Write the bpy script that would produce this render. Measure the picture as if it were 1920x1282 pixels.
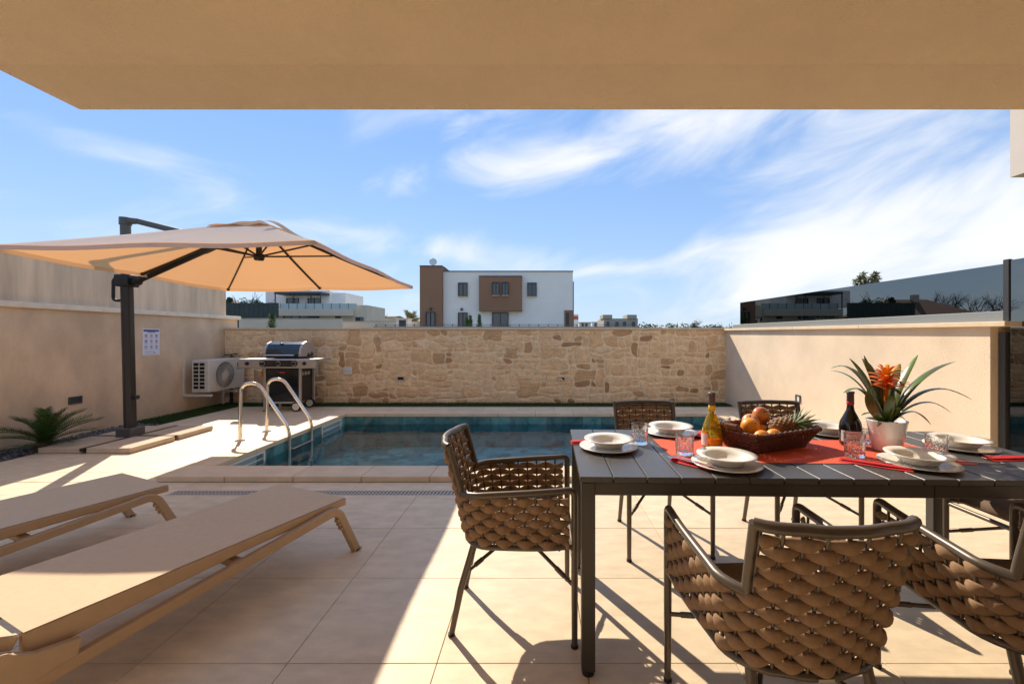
import bpy, bmesh, math, random
from mathutils import Vector, Matrix
R = math.radians
rng = random.Random(7)
for o in list(bpy.data.objects): bpy.data.objects.remove(o, do_unlink=True)
scene = bpy.context.scene
COL = scene.collection

# ---------------------------------------------------------------- camera
F, HX, HY, EYE = 795.0, 1013.0, 631.0, 1.31          # focal length and vanishing point in photo pixels, eye height
cam = bpy.data.cameras.new('camera'); cam_o = bpy.data.objects.new('camera', cam); COL.objects.link(cam_o)
cam.sensor_width = 36; cam.lens = F/1920*36
cam.shift_x = -(HX-960)/1920; cam.shift_y = (HY-641)/1920
cam.clip_start = 0.05; cam.clip_end = 3000
cam_o.location = (0, 0, EYE); cam_o.rotation_euler = (R(90), 0, 0)
scene.camera = cam_o

# ---------------------------------------------------------------- sky, sun, exposure
SUN_EL, SUN_AZ = 38.0, -30.0                          # azimuth from +Y, negative = to the left
world = bpy.data.worlds.new('World'); scene.world = world; world.use_nodes = True
wn, wl = world.node_tree.nodes, world.node_tree.links
wn.clear()
def wnode(t, **k):
    n = wn.new(t)
    for a, v in k.items(): setattr(n, a, v)
    return n
def wmath(op, a, b=None, c=None, clamp=False):
    n = wnode('ShaderNodeMath', operation=op, use_clamp=clamp)
    for i, v in enumerate((a, b, c)):
        if v is None: continue
        if isinstance(v, (int, float)): n.inputs[i].default_value = v
        else: wl.new(v, n.inputs[i])
    return n.outputs[0]
wout = wnode('ShaderNodeOutputWorld'); bg = wnode('ShaderNodeBackground'); bg.inputs[1].default_value = 0.115
sky = wnode('ShaderNodeTexSky', sky_type='NISHITA', sun_disc=False)
sky.sun_elevation = R(SUN_EL); sky.sun_rotation = R(SUN_AZ); sky.air_density = 1.0; sky.dust_density = 0.0; sky.ozone_density = 3.0
tc = wnode('ShaderNodeTexCoord'); sx = wnode('ShaderNodeSeparateXYZ'); wl.new(tc.outputs['Generated'], sx.inputs[0])
az = wmath('ARCTAN2', sx.outputs[0], sx.outputs[1]); el = wmath('ARCSINE', sx.outputs[2])
# wispy clouds: stretched, warped noise over azimuth and elevation, all round the sky
t1 = wmath('ADD', wmath('MULTIPLY', az, 0.97), wmath('MULTIPLY', el, 0.25))
t2 = wmath('SUBTRACT', wmath('MULTIPLY', el, 0.97), wmath('MULTIPLY', az, 0.25))
cv = wnode('ShaderNodeCombineXYZ'); wl.new(wmath('MULTIPLY', t1, 2.4), cv.inputs[0]); wl.new(wmath('MULTIPLY', t2, 6.2), cv.inputs[1])
nz = wnode('ShaderNodeTexNoise'); nz.inputs['Scale'].default_value = 1.25; nz.inputs['Detail'].default_value = 9; nz.inputs['Roughness'].default_value = 0.54; nz.inputs['Distortion'].default_value = 0.6
wl.new(cv.outputs[0], nz.inputs['Vector'])
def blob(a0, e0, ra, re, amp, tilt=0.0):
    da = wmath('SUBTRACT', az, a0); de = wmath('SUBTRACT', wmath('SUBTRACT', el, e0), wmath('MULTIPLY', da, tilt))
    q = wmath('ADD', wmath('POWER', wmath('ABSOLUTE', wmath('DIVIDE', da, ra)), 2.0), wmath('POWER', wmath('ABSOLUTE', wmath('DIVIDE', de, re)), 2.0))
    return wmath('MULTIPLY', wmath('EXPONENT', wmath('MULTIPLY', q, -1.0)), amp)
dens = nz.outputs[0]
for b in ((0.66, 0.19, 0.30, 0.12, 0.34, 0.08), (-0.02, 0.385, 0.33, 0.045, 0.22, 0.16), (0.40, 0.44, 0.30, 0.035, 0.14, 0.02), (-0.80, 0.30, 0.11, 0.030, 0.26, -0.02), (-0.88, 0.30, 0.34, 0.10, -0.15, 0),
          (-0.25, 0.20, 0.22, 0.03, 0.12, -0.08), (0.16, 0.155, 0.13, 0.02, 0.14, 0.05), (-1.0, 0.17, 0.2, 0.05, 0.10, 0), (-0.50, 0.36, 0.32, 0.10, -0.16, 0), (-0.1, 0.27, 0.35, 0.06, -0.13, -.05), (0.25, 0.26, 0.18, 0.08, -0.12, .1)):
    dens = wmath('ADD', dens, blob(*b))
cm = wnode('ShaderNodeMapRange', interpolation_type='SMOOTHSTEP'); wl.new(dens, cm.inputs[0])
cm.inputs[1].default_value = 0.41; cm.inputs[2].default_value = 0.86  # cloud cover raised all round as added fill light; negative blobs keep view blue
hz = wmath('MULTIPLY', wmath('EXPONENT', wmath('MULTIPLY', wmath('MAXIMUM', el, 0.0), -5.0)), 0.88)     # pale air towards the horizon
tint = wnode('ShaderNodeMix', data_type='RGBA', blend_type='MULTIPLY'); tint.inputs[0].default_value = 1.0
wl.new(sky.outputs[0], tint.inputs[6]); tint.inputs[7].default_value = (0.84, 0.84, 0.97, 1)
mxv = wnode('ShaderNodeMix', data_type='RGBA'); mxv.inputs[0].default_value = 0.72; wl.new(tint.outputs[2], mxv.inputs[6]); mxv.inputs[7].default_value = (0.72, 1.45, 2.75, 1)
mxh = wnode('ShaderNodeMix', data_type='RGBA'); wl.new(hz, mxh.inputs[0]); wl.new(mxv.outputs[2], mxh.inputs[6]); mxh.inputs[7].default_value = (2.3, 2.85, 3.4, 1)
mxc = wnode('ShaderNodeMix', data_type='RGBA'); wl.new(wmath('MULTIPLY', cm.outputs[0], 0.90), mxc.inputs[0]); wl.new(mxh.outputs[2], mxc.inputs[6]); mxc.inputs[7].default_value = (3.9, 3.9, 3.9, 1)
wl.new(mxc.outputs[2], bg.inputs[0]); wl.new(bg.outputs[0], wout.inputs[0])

sl = bpy.data.lights.new('sun', 'SUN'); sl.energy = 2.75; sl.angle = R(0.53); sl.color = (1.0, 0.865, 0.68)
sun = bpy.data.objects.new('sun', sl); COL.objects.link(sun)
ca, sa = math.cos(R(SUN_EL)), math.sin(R(SUN_EL))
to_sun = Vector((math.sin(R(SUN_AZ))*ca, math.cos(R(SUN_AZ))*ca, sa))
sun.rotation_euler = to_sun.to_track_quat('Z', 'Y').to_euler(); sun.location = to_sun*30
vs = scene.view_settings; vs.view_transform = 'Standard'; vs.look = 'None'; vs.gamma = 1; vs.use_curve_mapping = False; vs.exposure = 1.25

# ---------------------------------------------------------------- helpers
def fl(px, py, z=0.0):                                # photo pixel of a point at height z -> world
    y = F*(EYE-z)/(py-HY); return Vector((y*(px-HX)/F, y, z))
def at(px, py, y):                                    # photo pixel at a known distance -> world
    return Vector((y*(px-HX)/F, y, EYE-y*(py-HY)/F))
class MB:
    def __init__(s): s.v, s.f, s.sm = [], [], []
    def add(s, vs_, fs, smooth=False):
        b = len(s.v); s.v += [tuple(p) for p in vs_]
        for f in fs: s.f.append(tuple(b+i for i in f)); s.sm.append(smooth)
        return s
    def box(s, x0, x1, y0, y1, z0, z1):
        return s.add([(x0,y0,z0),(x1,y0,z0),(x1,y1,z0),(x0,y1,z0),(x0,y0,z1),(x1,y0,z1),(x1,y1,z1),(x0,y1,z1)],
                     [(3,2,1,0),(4,5,6,7),(0,1,5,4),(1,2,6,5),(2,3,7,6),(3,0,4,7)])
    def bar(s, a, b, w, h, up=(0,0,1)):               # rectangular bar from a to b
        a, b = Vector(a), Vector(b); d = (b-a).normalized(); u = Vector(up)
        if abs(d.dot(u)) > .98: u = Vector((0,1,0))
        r = d.cross(u).normalized()*w/2; u = r.cross(d).normalized()*h/2
        vs_ = [p+i*r+j*u for p in (a, b) for i, j in ((-1,-1),(1,-1),(1,1),(-1,1))]
        return s.add(vs_, [(3,2,1,0),(4,5,6,7),(0,1,5,4),(1,2,6,5),(2,3,7,6),(3,0,4,7)])
    def prism(s, poly, axis, lo, hi):                 # polygon in the two other axes, extruded
        n = len(poly); P = []
        for t in (lo, hi):
            for a, b in poly: P.append((t,a,b) if axis == 'x' else (a,t,b) if axis == 'y' else (a,b,t))
        return s.add(P, [tuple(range(n))[::-1], tuple(range(n, 2*n))]+[(i,(i+1)%n,n+(i+1)%n,n+i) for i in range(n)])
    def tube(s, pts, r, n=8, cap=True, smooth=True, flat=1.0, up=None):
        pts = [Vector(p) for p in pts]; m = len(pts)
        rs = r if isinstance(r, (list, tuple)) else [r]*m
        d0 = (pts[1]-pts[0]).normalized(); u = Vector(up) if up else (Vector((0,0,1)) if abs(d0.z) < .9 else Vector((1,0,0)))
        u = (u-d0*u.dot(d0)).normalized(); V = []
        for i, p in enumerate(pts):
            d = (pts[min(i+1,m-1)]-pts[max(i-1,0)]).normalized()
            u = (u-d*u.dot(d)).normalized(); w = d.cross(u)
            for k in range(n):
                a = 2*math.pi*k/n; V.append(p+(w*math.cos(a)+u*math.sin(a)*flat)*rs[i])
        fs = [(i*n+k, i*n+(k+1)%n, (i+1)*n+(k+1)%n, (i+1)*n+k) for i in range(m-1) for k in range(n)]
        s.add(V, fs, smooth)
        if cap: s.add(V[:n], [tuple(range(n))[::-1]]); s.add(V[-n:], [tuple(range(n))])
        return s
    def lathe(s, prof, n=24, c=(0,0,0), smooth=True, close=False):
        V = []
        for r, z in prof:
            for k in range(n): a = 2*math.pi*k/n; V.append((c[0]+r*math.cos(a), c[1]+r*math.sin(a), c[2]+z))
        m = len(prof); rr = range(m if close else m-1)
        return s.add(V, [(i*n+k, i*n+(k+1)%n, ((i+1)%m)*n+(k+1)%n, ((i+1)%m)*n+k) for i in rr for k in range(n)], smooth)
    def grid(s, fn, nu, nv, smooth=True):
        V = [fn(i/nu, j/nv) for i in range(nu+1) for j in range(nv+1)]
        return s.add(V, [(i*(nv+1)+j, (i+1)*(nv+1)+j, (i+1)*(nv+1)+j+1, i*(nv+1)+j+1) for i in range(nu) for j in range(nv)], smooth)
    def ball(s, c, rx, ry=None, rz=None, n=14, m=9):
        ry = ry or rx; rz = rz or rx
        V = [(c[0]+rx*math.sin(math.pi*i/m)*math.cos(2*math.pi*k/n), c[1]+ry*math.sin(math.pi*i/m)*math.sin(2*math.pi*k/n), c[2]-rz*math.cos(math.pi*i/m)) for i in range(m+1) for k in range(n)]
        return s.add(V, [(i*n+k, i*n+(k+1)%n, (i+1)*n+(k+1)%n, (i+1)*n+k) for i in range(m) for k in range(n)], True)
    def mesh(s, name, bevel=0.0, seg=1, weld=False):
        me = bpy.data.meshes.new(name); me.from_pydata(s.v, [], s.f)
        me.polygons.foreach_set('use_smooth', s.sm)
        if bevel or weld:
            bm = bmesh.new(); bm.from_mesh(me)
            if weld: bmesh.ops.remove_doubles(bm, verts=bm.verts, dist=1e-5)
            if bevel:
                es = [e for e in bm.edges if len(e.link_faces) == 2 and e.calc_face_angle(0) > R(35)]
                bmesh.ops.bevel(bm, geom=es, offset=bevel, segments=seg, affect='EDGES', profile=.5, clamp_overlap=True)
            bmesh.ops.recalc_face_normals(bm, faces=bm.faces)
            bm.to_mesh(me); bm.free()
        return me
    def build(s, name, mat, parent=None, bevel=0.0, seg=1, world_=False, weld=False):
        if world_ and parent is not None:             # vertices given in world space
            q = parent; off = Vector((0,0,0))
            while q is not None: off += q.location; q = q.parent
            s.v = [tuple(Vector(p)-off) for p in s.v]
        return link(name, s.mesh(name, bevel, seg, weld), mat, parent)
def link(name, me, mat, parent=None, loc=None, rot=None, scale=None):
    o = bpy.data.objects.new(name, me); COL.objects.link(o)
    if mat is not None and not me.materials: me.materials.append(mat)
    if parent is not None: o.parent = parent
    if loc is not None: o.location = loc
    if rot is not None: o.rotation_euler = rot
    if scale is not None: o.scale = scale
    return o
def tag(o, label=None, cat=None, group=None, kind=None):
    for k, v in (('label', label), ('category', cat), ('group', group), ('kind', kind)):
        if v: o[k] = v
    return o
def thing(name, label, cat, loc=(0,0,0), rz=0.0, group=None):
    o = bpy.data.objects.new(name, None); COL.objects.link(o); o.empty_display_size = .1
    o.location = loc; o.rotation_euler = (0,0,rz); return tag(o, label, cat, group)
def copy_tree(o, parent=None):
    kids = [c for c in bpy.data.objects if c.parent == o]
    c = o.copy(); COL.objects.link(c); c.parent = parent
    for k in kids: copy_tree(k, c)
    return c
def smooth_path(pts, n=6):                            # Catmull-Rom
    P = [Vector(p) for p in pts]; P = [2*P[0]-P[1]]+P+[2*P[-1]-P[-2]]; out = []
    for i in range(1, len(P)-2):
        for k in range(n):
            t = k/n; a, b, c, d = P[i-1:i+3]
            out.append(.5*((2*b)+(c-a)*t+(2*a-5*b+4*c-d)*t*t+(3*b-a-3*c+d)*t**3))
    return out+[P[-2]]
def round_path(pts, r, n=5):                          # straight runs with rounded corners
    P = [Vector(p) for p in pts]; out = [P[0]]
    for i in range(1, len(P)-1):
        rr = r[i-1] if isinstance(r, (list, tuple)) else r
        a = (P[i-1]-P[i]); b = (P[i+1]-P[i]); k = min(rr, a.length*.49, b.length*.49)
        p0, p1 = P[i]+a.normalized()*k, P[i]+b.normalized()*k
        for j in range(n+1): t = j/n; out.append(p0*(1-t)**2+2*P[i]*t*(1-t)+p1*t*t)
    return out+[P[-1]]

# ---------------------------------------------------------------- materials
def mat(name, col, rough=.6, metal=0.0, var=0.0, vscale=6.0, bump=0.0, bscale=60.0, rnd=0.0, col2=None, spec=None, det=5, stretch=None, bdist=.01, coat=0, trans=0, sub=None):
    m = bpy.data.materials.new(name); m.use_nodes = True; n, l = m.node_tree.nodes, m.node_tree.links
    p = n['Principled BSDF']; p.inputs['Roughness'].default_value = rough; p.inputs['Metallic'].default_value = metal
    p.inputs['Base Color'].default_value = (*col, 1)
    if spec is not None: p.inputs['Specular IOR Level'].default_value = spec
    if coat: p.inputs['Coat Weight'].default_value = coat; p.inputs['Coat Roughness'].default_value = .08
    if trans: p.inputs['Transmission Weight'].default_value = trans
    if sub: p.inputs['Subsurface Weight'].default_value = sub; p.inputs['Subsurface Radius'].default_value = (.01,.006,.004)
    def pos():
        g = n.new('ShaderNodeNewGeometry'); o = g.outputs['Position']
        if stretch:
            mp = n.new('ShaderNodeMapping'); mp.inputs['Scale'].default_value = stretch; l.new(o, mp.inputs[0]); o = mp.outputs[0]
        return o
    cur = None
    if var:
        t = n.new('ShaderNodeTexNoise'); t.inputs['Scale'].default_value = vscale; t.inputs['Detail'].default_value = det; t.inputs['Roughness'].default_value = .6
        l.new(pos(), t.inputs['Vector'])
        mr = n.new('ShaderNodeMapRange'); mr.inputs[1].default_value = .3; mr.inputs[2].default_value = .7; l.new(t.outputs[0], mr.inputs[0])
        mx = n.new('ShaderNodeMix'); mx.data_type = 'RGBA'; l.new(mr.outputs[0], mx.inputs[0])
        c2 = col2 or tuple(c*(1-var) for c in col); c1 = col if col2 else tuple(min(1, c*(1+var*.6)) for c in col)
        mx.inputs[6].default_value = (*c1, 1); mx.inputs[7].default_value = (*c2, 1); cur = mx.outputs[2]
    if rnd:
        oi = n.new('ShaderNodeObjectInfo'); mr2 = n.new('ShaderNodeMapRange'); l.new(oi.outputs['Random'], mr2.inputs[0])
        mr2.inputs[3].default_value = 1-rnd; mr2.inputs[4].default_value = 1+rnd
        hs = n.new('ShaderNodeHueSaturation'); l.new(mr2.outputs[0], hs.inputs['Value'])
        if cur is None: hs.inputs['Color'].default_value = (*col, 1)
        else: l.new(cur, hs.inputs['Color'])
        cur = hs.outputs[0]
    if cur is not None: l.new(cur, p.inputs['Base Color'])
    if bump:
        t = n.new('ShaderNodeTexNoise'); t.inputs['Scale'].default_value = bscale; t.inputs['Detail'].default_value = 6; l.new(pos(), t.inputs['Vector'])
        b = n.new('ShaderNodeBump'); b.inputs['Strength'].default_value = bump; b.inputs['Distance'].default_value = bdist
        l.new(t.outputs[0], b.inputs['Height']); l.new(b.outputs[0], p.inputs['Normal'])
    return m
M = {}
M['tile'] = mat('floor_tile', (.74,.60,.42), .55, var=.15, vscale=6, bump=.25, bscale=140, rnd=.035, stretch=(1,2.2,1), bdist=.003)
M['grout'] = mat('grout', (.30,.24,.18), .9)
M['coping'] = mat('coping_stone', (.78,.61,.42), .6, var=.22, vscale=5, bump=.3, bscale=50, rnd=.06, col2=(.64,.50,.34), bdist=.004)
M['stucco'] = mat('stucco_beige', (.82,.665,.49), .85, var=.14, vscale=1.6, bump=.6, bscale=150, bdist=.012)
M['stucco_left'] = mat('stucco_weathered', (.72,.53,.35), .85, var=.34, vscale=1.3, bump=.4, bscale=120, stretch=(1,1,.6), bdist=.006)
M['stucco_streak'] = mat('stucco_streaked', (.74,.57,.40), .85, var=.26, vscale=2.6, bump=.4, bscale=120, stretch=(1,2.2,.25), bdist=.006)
M['ceiling'] = mat('soffit_stucco', (.90,.69,.45), .85, var=.06, vscale=2, bump=.8, bscale=110, bdist=.02)
M['ceiling_strip'] = mat('soffit_strip_stucco', (.86,.66,.43), .85, var=.06, vscale=2, bump=.8, bscale=110, bdist=.02)
M['ledge'] = mat('ledge_stone', (.84,.72,.56), .7, var=.12, vscale=8, bump=.2, bscale=60)
M['mortar'] = mat('mortar', (.93,.73,.48), .9, var=.15, vscale=12, bump=.6, bscale=60, bdist=.01)
M['stone_dark'] = mat('stone_dark_base', (.4,.3,.2), .9)
M['alu'] = mat('taupe_metal', (.115,.092,.072), .38, metal=.35, rnd=.0, bump=.05, bscale=400, bdist=.001)
M['table_metal'] = mat('table_frame_metal', (.060,.054,.049), .42, metal=.2, bump=.06, bscale=300, bdist=.001)
M['plank'] = mat('table_plank', (.075,.072,.070), .36, var=.2, vscale=30, bump=.25, bscale=60, rnd=.06, stretch=(14,1,1), bdist=.002)
M['strap'] = mat('strap_fabric', (.30,.19,.112), .95, var=.16, vscale=60, bump=.5, bscale=900, bdist=.002, spec=.2)
M['cushion'] = mat('cushion_fabric', (.15,.105,.075), .95, var=.12, vscale=50, bump=.4, bscale=900, bdist=.002, spec=.2)
M['black'] = mat('black_plastic', (.012,.012,.013), .5)
M['pole'] = mat('umbrella_metal', (.022,.020,.019), .38, metal=.2)
M['pole_grey'] = mat('umbrella_cap_metal', (.075,.08,.08), .45)
M['steel'] = mat('polished_steel', (.80,.76,.70), .13, metal=1.0)
M['steel_brushed'] = mat('brushed_steel', (.55,.53,.50), .34, metal=1.0, bump=.08, bscale=200, stretch=(1,1,20), bdist=.001)
M['white_plastic'] = mat('white_plastic', (.72,.71,.67), .45)
M['ac_white'] = mat('ac_paint', (.66,.62,.55), .5, var=.06, vscale=10)
M['dark_hole'] = mat('dark_void', (.01,.01,.01), .8)
M['charcoal'] = mat('charcoal_enamel', (.012,.014,.017), .16, coat=.6)
M['charcoal_matt'] = mat('charcoal_cabinet', (.014,.014,.016), .35)
M['grill_silver'] = mat('grill_silver_paint', (.50,.47,.44), .35, metal=.6)
M['rubber'] = mat('rubber', (.02,.02,.02), .8)
M['lounger'] = mat('lounger_resin', (.46,.31,.185), .5, var=.05, vscale=20, bump=.08, bscale=300, bdist=.001)
M['sling'] = mat('sling_fabric', (.68,.505,.335), .8, var=.05, vscale=40, bump=.5, bscale=700, bdist=.002, spec=.25)
M['slab'] = mat('base_slab', (.58,.46,.33), .8, var=.12, vscale=8, bump=.4, bscale=90, rnd=.05)
M['pebble'] = mat('pebble', (.16,.16,.17), .7, var=.7, vscale=14, bump=.3, bscale=80)
M['turf_base'] = mat('turf_backing', (.03,.05,.015), 1.0)
M['turf'] = mat('turf_blades', (.045,.10,.02), .8, var=.4, vscale=20)
M['cycad'] = mat('cycad_leaf', (.055,.115,.022), .45, var=.4, vscale=20)
M['trunk'] = mat('bark', (.10,.07,.045), .95, var=.3, vscale=12, bump=.8, bscale=40)
M['porcelain'] = mat('porcelain', (.80,.77,.70), .12, spec=.6)
M['pot'] = mat('glazed_pot', (.82,.78,.75), .2, coat=.3)
M['soil'] = mat('soil', (.05,.03,.02), 1.0, bump=1, bscale=100)
M['brom'] = mat('bromeliad_leaf', (.085,.20,.028), .26, var=.5, vscale=11, col2=(.11,.075,.03))
M['flower'] = mat('bract_red_orange', (.80,.09,.012), .4, var=.4, vscale=35, col2=(.85,.22,.02))
M['flower_tip'] = mat('bract_orange', (.90,.40,.03), .4, var=.3, vscale=40, col2=(.9,.25,.02))
M['runner'] = mat('runner_cloth', (.62,.055,.030), .75, var=.35, vscale=90, bump=.6, bscale=500, col2=(.75,.14,.045), stretch=(1,5,1), bdist=.002)
M['napkin'] = mat('napkin_cloth', (.62,.020,.025), .8, var=.1, vscale=30, bump=.3, bscale=400)
M['orange'] = mat('orange_peel', (.90,.33,.012), .42, var=.12, vscale=20, bump=.35, bscale=350, bdist=.002)
M['apple'] = mat('apple_skin', (.62,.30,.07), .25, var=.6, vscale=14, col2=(.58,.13,.06))
M['peach'] = mat('peach_skin', (.68,.22,.12), .4, var=.5, vscale=16, col2=(.75,.42,.2))
M['pine'] = mat('pineapple_skin', (.32,.15,.045), .6, var=.6, vscale=40, col2=(.12,.055,.02))
M['pine_leaf'] = mat('pineapple_leaf', (.20,.25,.09), .5, var=.5, vscale=30, col2=(.09,.13,.05))
M['wicker'] = mat('wicker', (.125,.043,.018), .45, var=.5, vscale=60, bump=.4, bscale=200, rnd=.2)
M['wine_glass'] = mat('dark_bottle_glass', (.010,.008,.006), .05, spec=.7)
M['label'] = mat('paper_label', (.72,.68,.66), .6)
M['foil_grey'] = mat('grey_foil', (.09,.085,.085), .4, metal=.2)
M['foil_red'] = mat('red_foil', (.55,.02,.03), .4)
M['yellow_label'] = mat('yellow_label', (.85,.55,.02), .5)
M['orange_label'] = mat('orange_label', (.85,.32,.02), .5)
M['green_label'] = mat('green_label', (.08,.22,.03), .5)
M['house_white'] = mat('house_render_white', (.88,.85,.80), .85, var=.06, vscale=.5)
M['house_brown'] = mat('house_render_brown', (.30,.165,.10), .85, var=.08, vscale=.5)
M['house_beige'] = mat('house_render_beige', (.62,.54,.43), .85, var=.12, vscale=.3)
M['shutter'] = mat('shutter_grey', (.055,.058,.062), .6)
M['pane'] = mat('window_pane', (.05,.06,.065), .08, spec=.8)
M['rail_glass'] = mat('balcony_glass', (.42,.50,.50), .15)
M['fence_dark'] = mat('dark_fence', (.045,.06,.06), .8, var=.2, vscale=1)
M['roof_red'] = mat('roof_tiles', (.22,.11,.075), .85, var=.25, vscale=2)
M['leaf'] = mat('tree_leaf', (.055,.085,.022), .7, var=.5, vscale=2)
M['leaf_yellow'] = mat('tree_leaf_yellowish', (.16,.16,.035), .7, var=.4, vscale=3)
M['leaf_palm'] = mat('palm_leaf', (.30,.24,.06), .7, var=.4, vscale=3, col2=(.12,.13,.03))
M['ground'] = mat('ground_dirt', (.20,.16,.10), 1.0, var=.3, vscale=.4, col2=(.10,.12,.04))
M['concrete'] = mat('concrete', (.36,.33,.29), .9, var=.15, vscale=3)
M['sheet'] = mat('poster_paper', (.74,.74,.82), .6)
M['ink_blue'] = mat('poster_blue', (.06,.05,.25), .6)
M['ink_red'] = mat('poster_red', (.5,.03,.05), .6)
M['ink_grey'] = mat('poster_grey', (.25,.25,.32), .6)
M['copper'] = mat('orange_hose', (.75,.22,.03), .5)
M['glass_rail'] = mat('galvanised_rail', (.30,.32,.31), .4, metal=.5)

def fabric(name, top, trans, amt):
    m = bpy.data.materials.new(name); m.use_nodes = True; n, l = m.node_tree.nodes, m.node_tree.links
    n.remove(n['Principled BSDF']); out = n['Material Output']
    d = n.new('ShaderNodeBsdfDiffuse'); d.inputs[0].default_value = (*top, 1)
    t = n.new('ShaderNodeBsdfTranslucent'); t.inputs[0].default_value = (*trans, 1)
    mx = n.new('ShaderNodeMixShader'); mx.inputs[0].default_value = amt; l.new(d.outputs[0], mx.inputs[1]); l.new(t.outputs[0], mx.inputs[2]); l.new(mx.outputs[0], out.inputs[0])
    return m
M['canopy'] = fabric('canopy_fabric', (.70,.67,.62), (.80,.37,.13), .40)
def glass_clear():
    m = bpy.data.materials.new('clear_tumbler_glass'); m.use_nodes = True; p = m.node_tree.nodes['Principled BSDF']
    p.inputs['Transmission Weight'].default_value = 1; p.inputs['Roughness'].default_value = .01; p.inputs['IOR'].default_value = 1.48; p.inputs['Base Color'].default_value = (.97,.97,.97,1); return m
M['glass'] = glass_clear()
def thin_mix(name, tcol, gcol, fac=None, ior=1.33, bump=None, rough=0.0):
    m = bpy.data.materials.new(name); m.use_nodes = True; n, l = m.node_tree.nodes, m.node_tree.links
    n.remove(n['Principled BSDF']); out = n['Material Output']
    t = n.new('ShaderNodeBsdfTransparent'); t.inputs[0].default_value = (*tcol, 1)
    g = n.new('ShaderNodeBsdfGlossy'); g.inputs['Color'].default_value = (*gcol, 1); g.inputs['Roughness'].default_value = rough
    mx = n.new('ShaderNodeMixShader'); l.new(t.outputs[0], mx.inputs[1]); l.new(g.outputs[0], mx.inputs[2]); l.new(mx.outputs[0], out.inputs[0])
    if fac is None:
        f = n.new('ShaderNodeFresnel'); f.inputs[0].default_value = ior; l.new(f.outputs[0], mx.inputs[0])
    else: mx.inputs[0].default_value = fac; f = None
    if bump:
        ge = n.new('ShaderNodeNewGeometry'); hs = None
        for sc, w in bump:
            t2 = n.new('ShaderNodeTexNoise'); t2.inputs['Scale'].default_value = sc; t2.inputs['Detail'].default_value = 2; t2.inputs['Distortion'].default_value = .6
            l.new(ge.outputs['Position'], t2.inputs['Vector'])
            mm = n.new('ShaderNodeMath'); mm.operation = 'MULTIPLY'; mm.inputs[1].default_value = w; l.new(t2.outputs[0], mm.inputs[0])
            if hs is None: hs = mm.outputs[0]
            else:
                ad = n.new('ShaderNodeMath'); ad.operation = 'ADD'; l.new(hs, ad.inputs[0]); l.new(mm.outputs[0], ad.inputs[1]); hs = ad.outputs[0]
        b = n.new('ShaderNodeBump'); b.inputs['Strength'].default_value = 1; b.inputs['Distance'].default_value = 1.0; l.new(hs, b.inputs['Height'])
        l.new(b.outputs[0], g.inputs['Normal'])
        if f: l.new(b.outputs[0], f.inputs['Normal'])
    return m
M['water'] = thin_mix('pool_water', (.86,.97,.98), (.85,.88,.9), ior=1.33, bump=((1.9,.012),(6,.0022)), rough=.02)
M['tint_glass'] = thin_mix('dark_tinted_glass', (.04,.045,.045), (.20,.205,.20), fac=.92)
M['yellow_glass'] = glass_clear(); M['yellow_glass'].name = 'yellow_wine_glass'
yg = M['yellow_glass'].node_tree.nodes['Principled BSDF']; yg.inputs['Base Color'].default_value = (.98,.78,.06,1); yg.inputs['Transmission Weight'].default_value = .88; yg.inputs['Roughness'].default_value = .03
def stone_mat():
    m = bpy.data.materials.new('rubble_stone'); m.use_nodes = True; n, l = m.node_tree.nodes, m.node_tree.links; p = n['Principled BSDF']; p.inputs['Roughness'].default_value = .9
    oi = n.new('ShaderNodeObjectInfo'); cr = n.new('ShaderNodeValToRGB'); l.new(oi.outputs['Random'], cr.inputs[0])
    e = cr.color_ramp.elements; e[0].position = 0; e[0].color = (.38,.21,.10,1); e[1].position = 1; e[1].color = (.87,.62,.36,1)
    for q, c in ((.08,(.55,.33,.165,1)),(.2,(.74,.475,.25,1)),(.4,(.86,.59,.33,1)),(.7,(.90,.655,.395,1)),(.88,(.82,.55,.31,1))):
        a = e.new(q); a.color = c
    g = n.new('ShaderNodeNewGeometry'); t = n.new('ShaderNodeTexNoise'); t.inputs['Scale'].default_value = 11; t.inputs['Detail'].default_value = 8; t.inputs['Roughness'].default_value = .65; t.inputs['Distortion'].default_value = .8; l.new(g.outputs['Position'], t.inputs['Vector'])
    mr = n.new('ShaderNodeMapRange'); mr.inputs[1].default_value = .3; mr.inputs[2].default_value = .7; mr.inputs[3].default_value = .78; mr.inputs[4].default_value = 1.2; l.new(t.outputs[0], mr.inputs[0])
    hs = n.new('ShaderNodeHueSaturation'); l.new(mr.outputs[0], hs.inputs['Value']); l.new(cr.outputs[0], hs.inputs['Color']); l.new(hs.outputs[0], p.inputs['Base Color'])
    t2 = n.new('ShaderNodeTexNoise'); t2.inputs['Scale'].default_value = 32; t2.inputs['Detail'].default_value = 8; l.new(g.outputs['Position'], t2.inputs['Vector'])
    b = n.new('ShaderNodeBump'); b.inputs['Strength'].default_value = .9; b.inputs['Distance'].default_value = .02; l.new(t2.outputs[0], b.inputs['Height']); l.new(b.outputs[0], p.inputs['Normal'])
    return m
M['stone'] = stone_mat()
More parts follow.
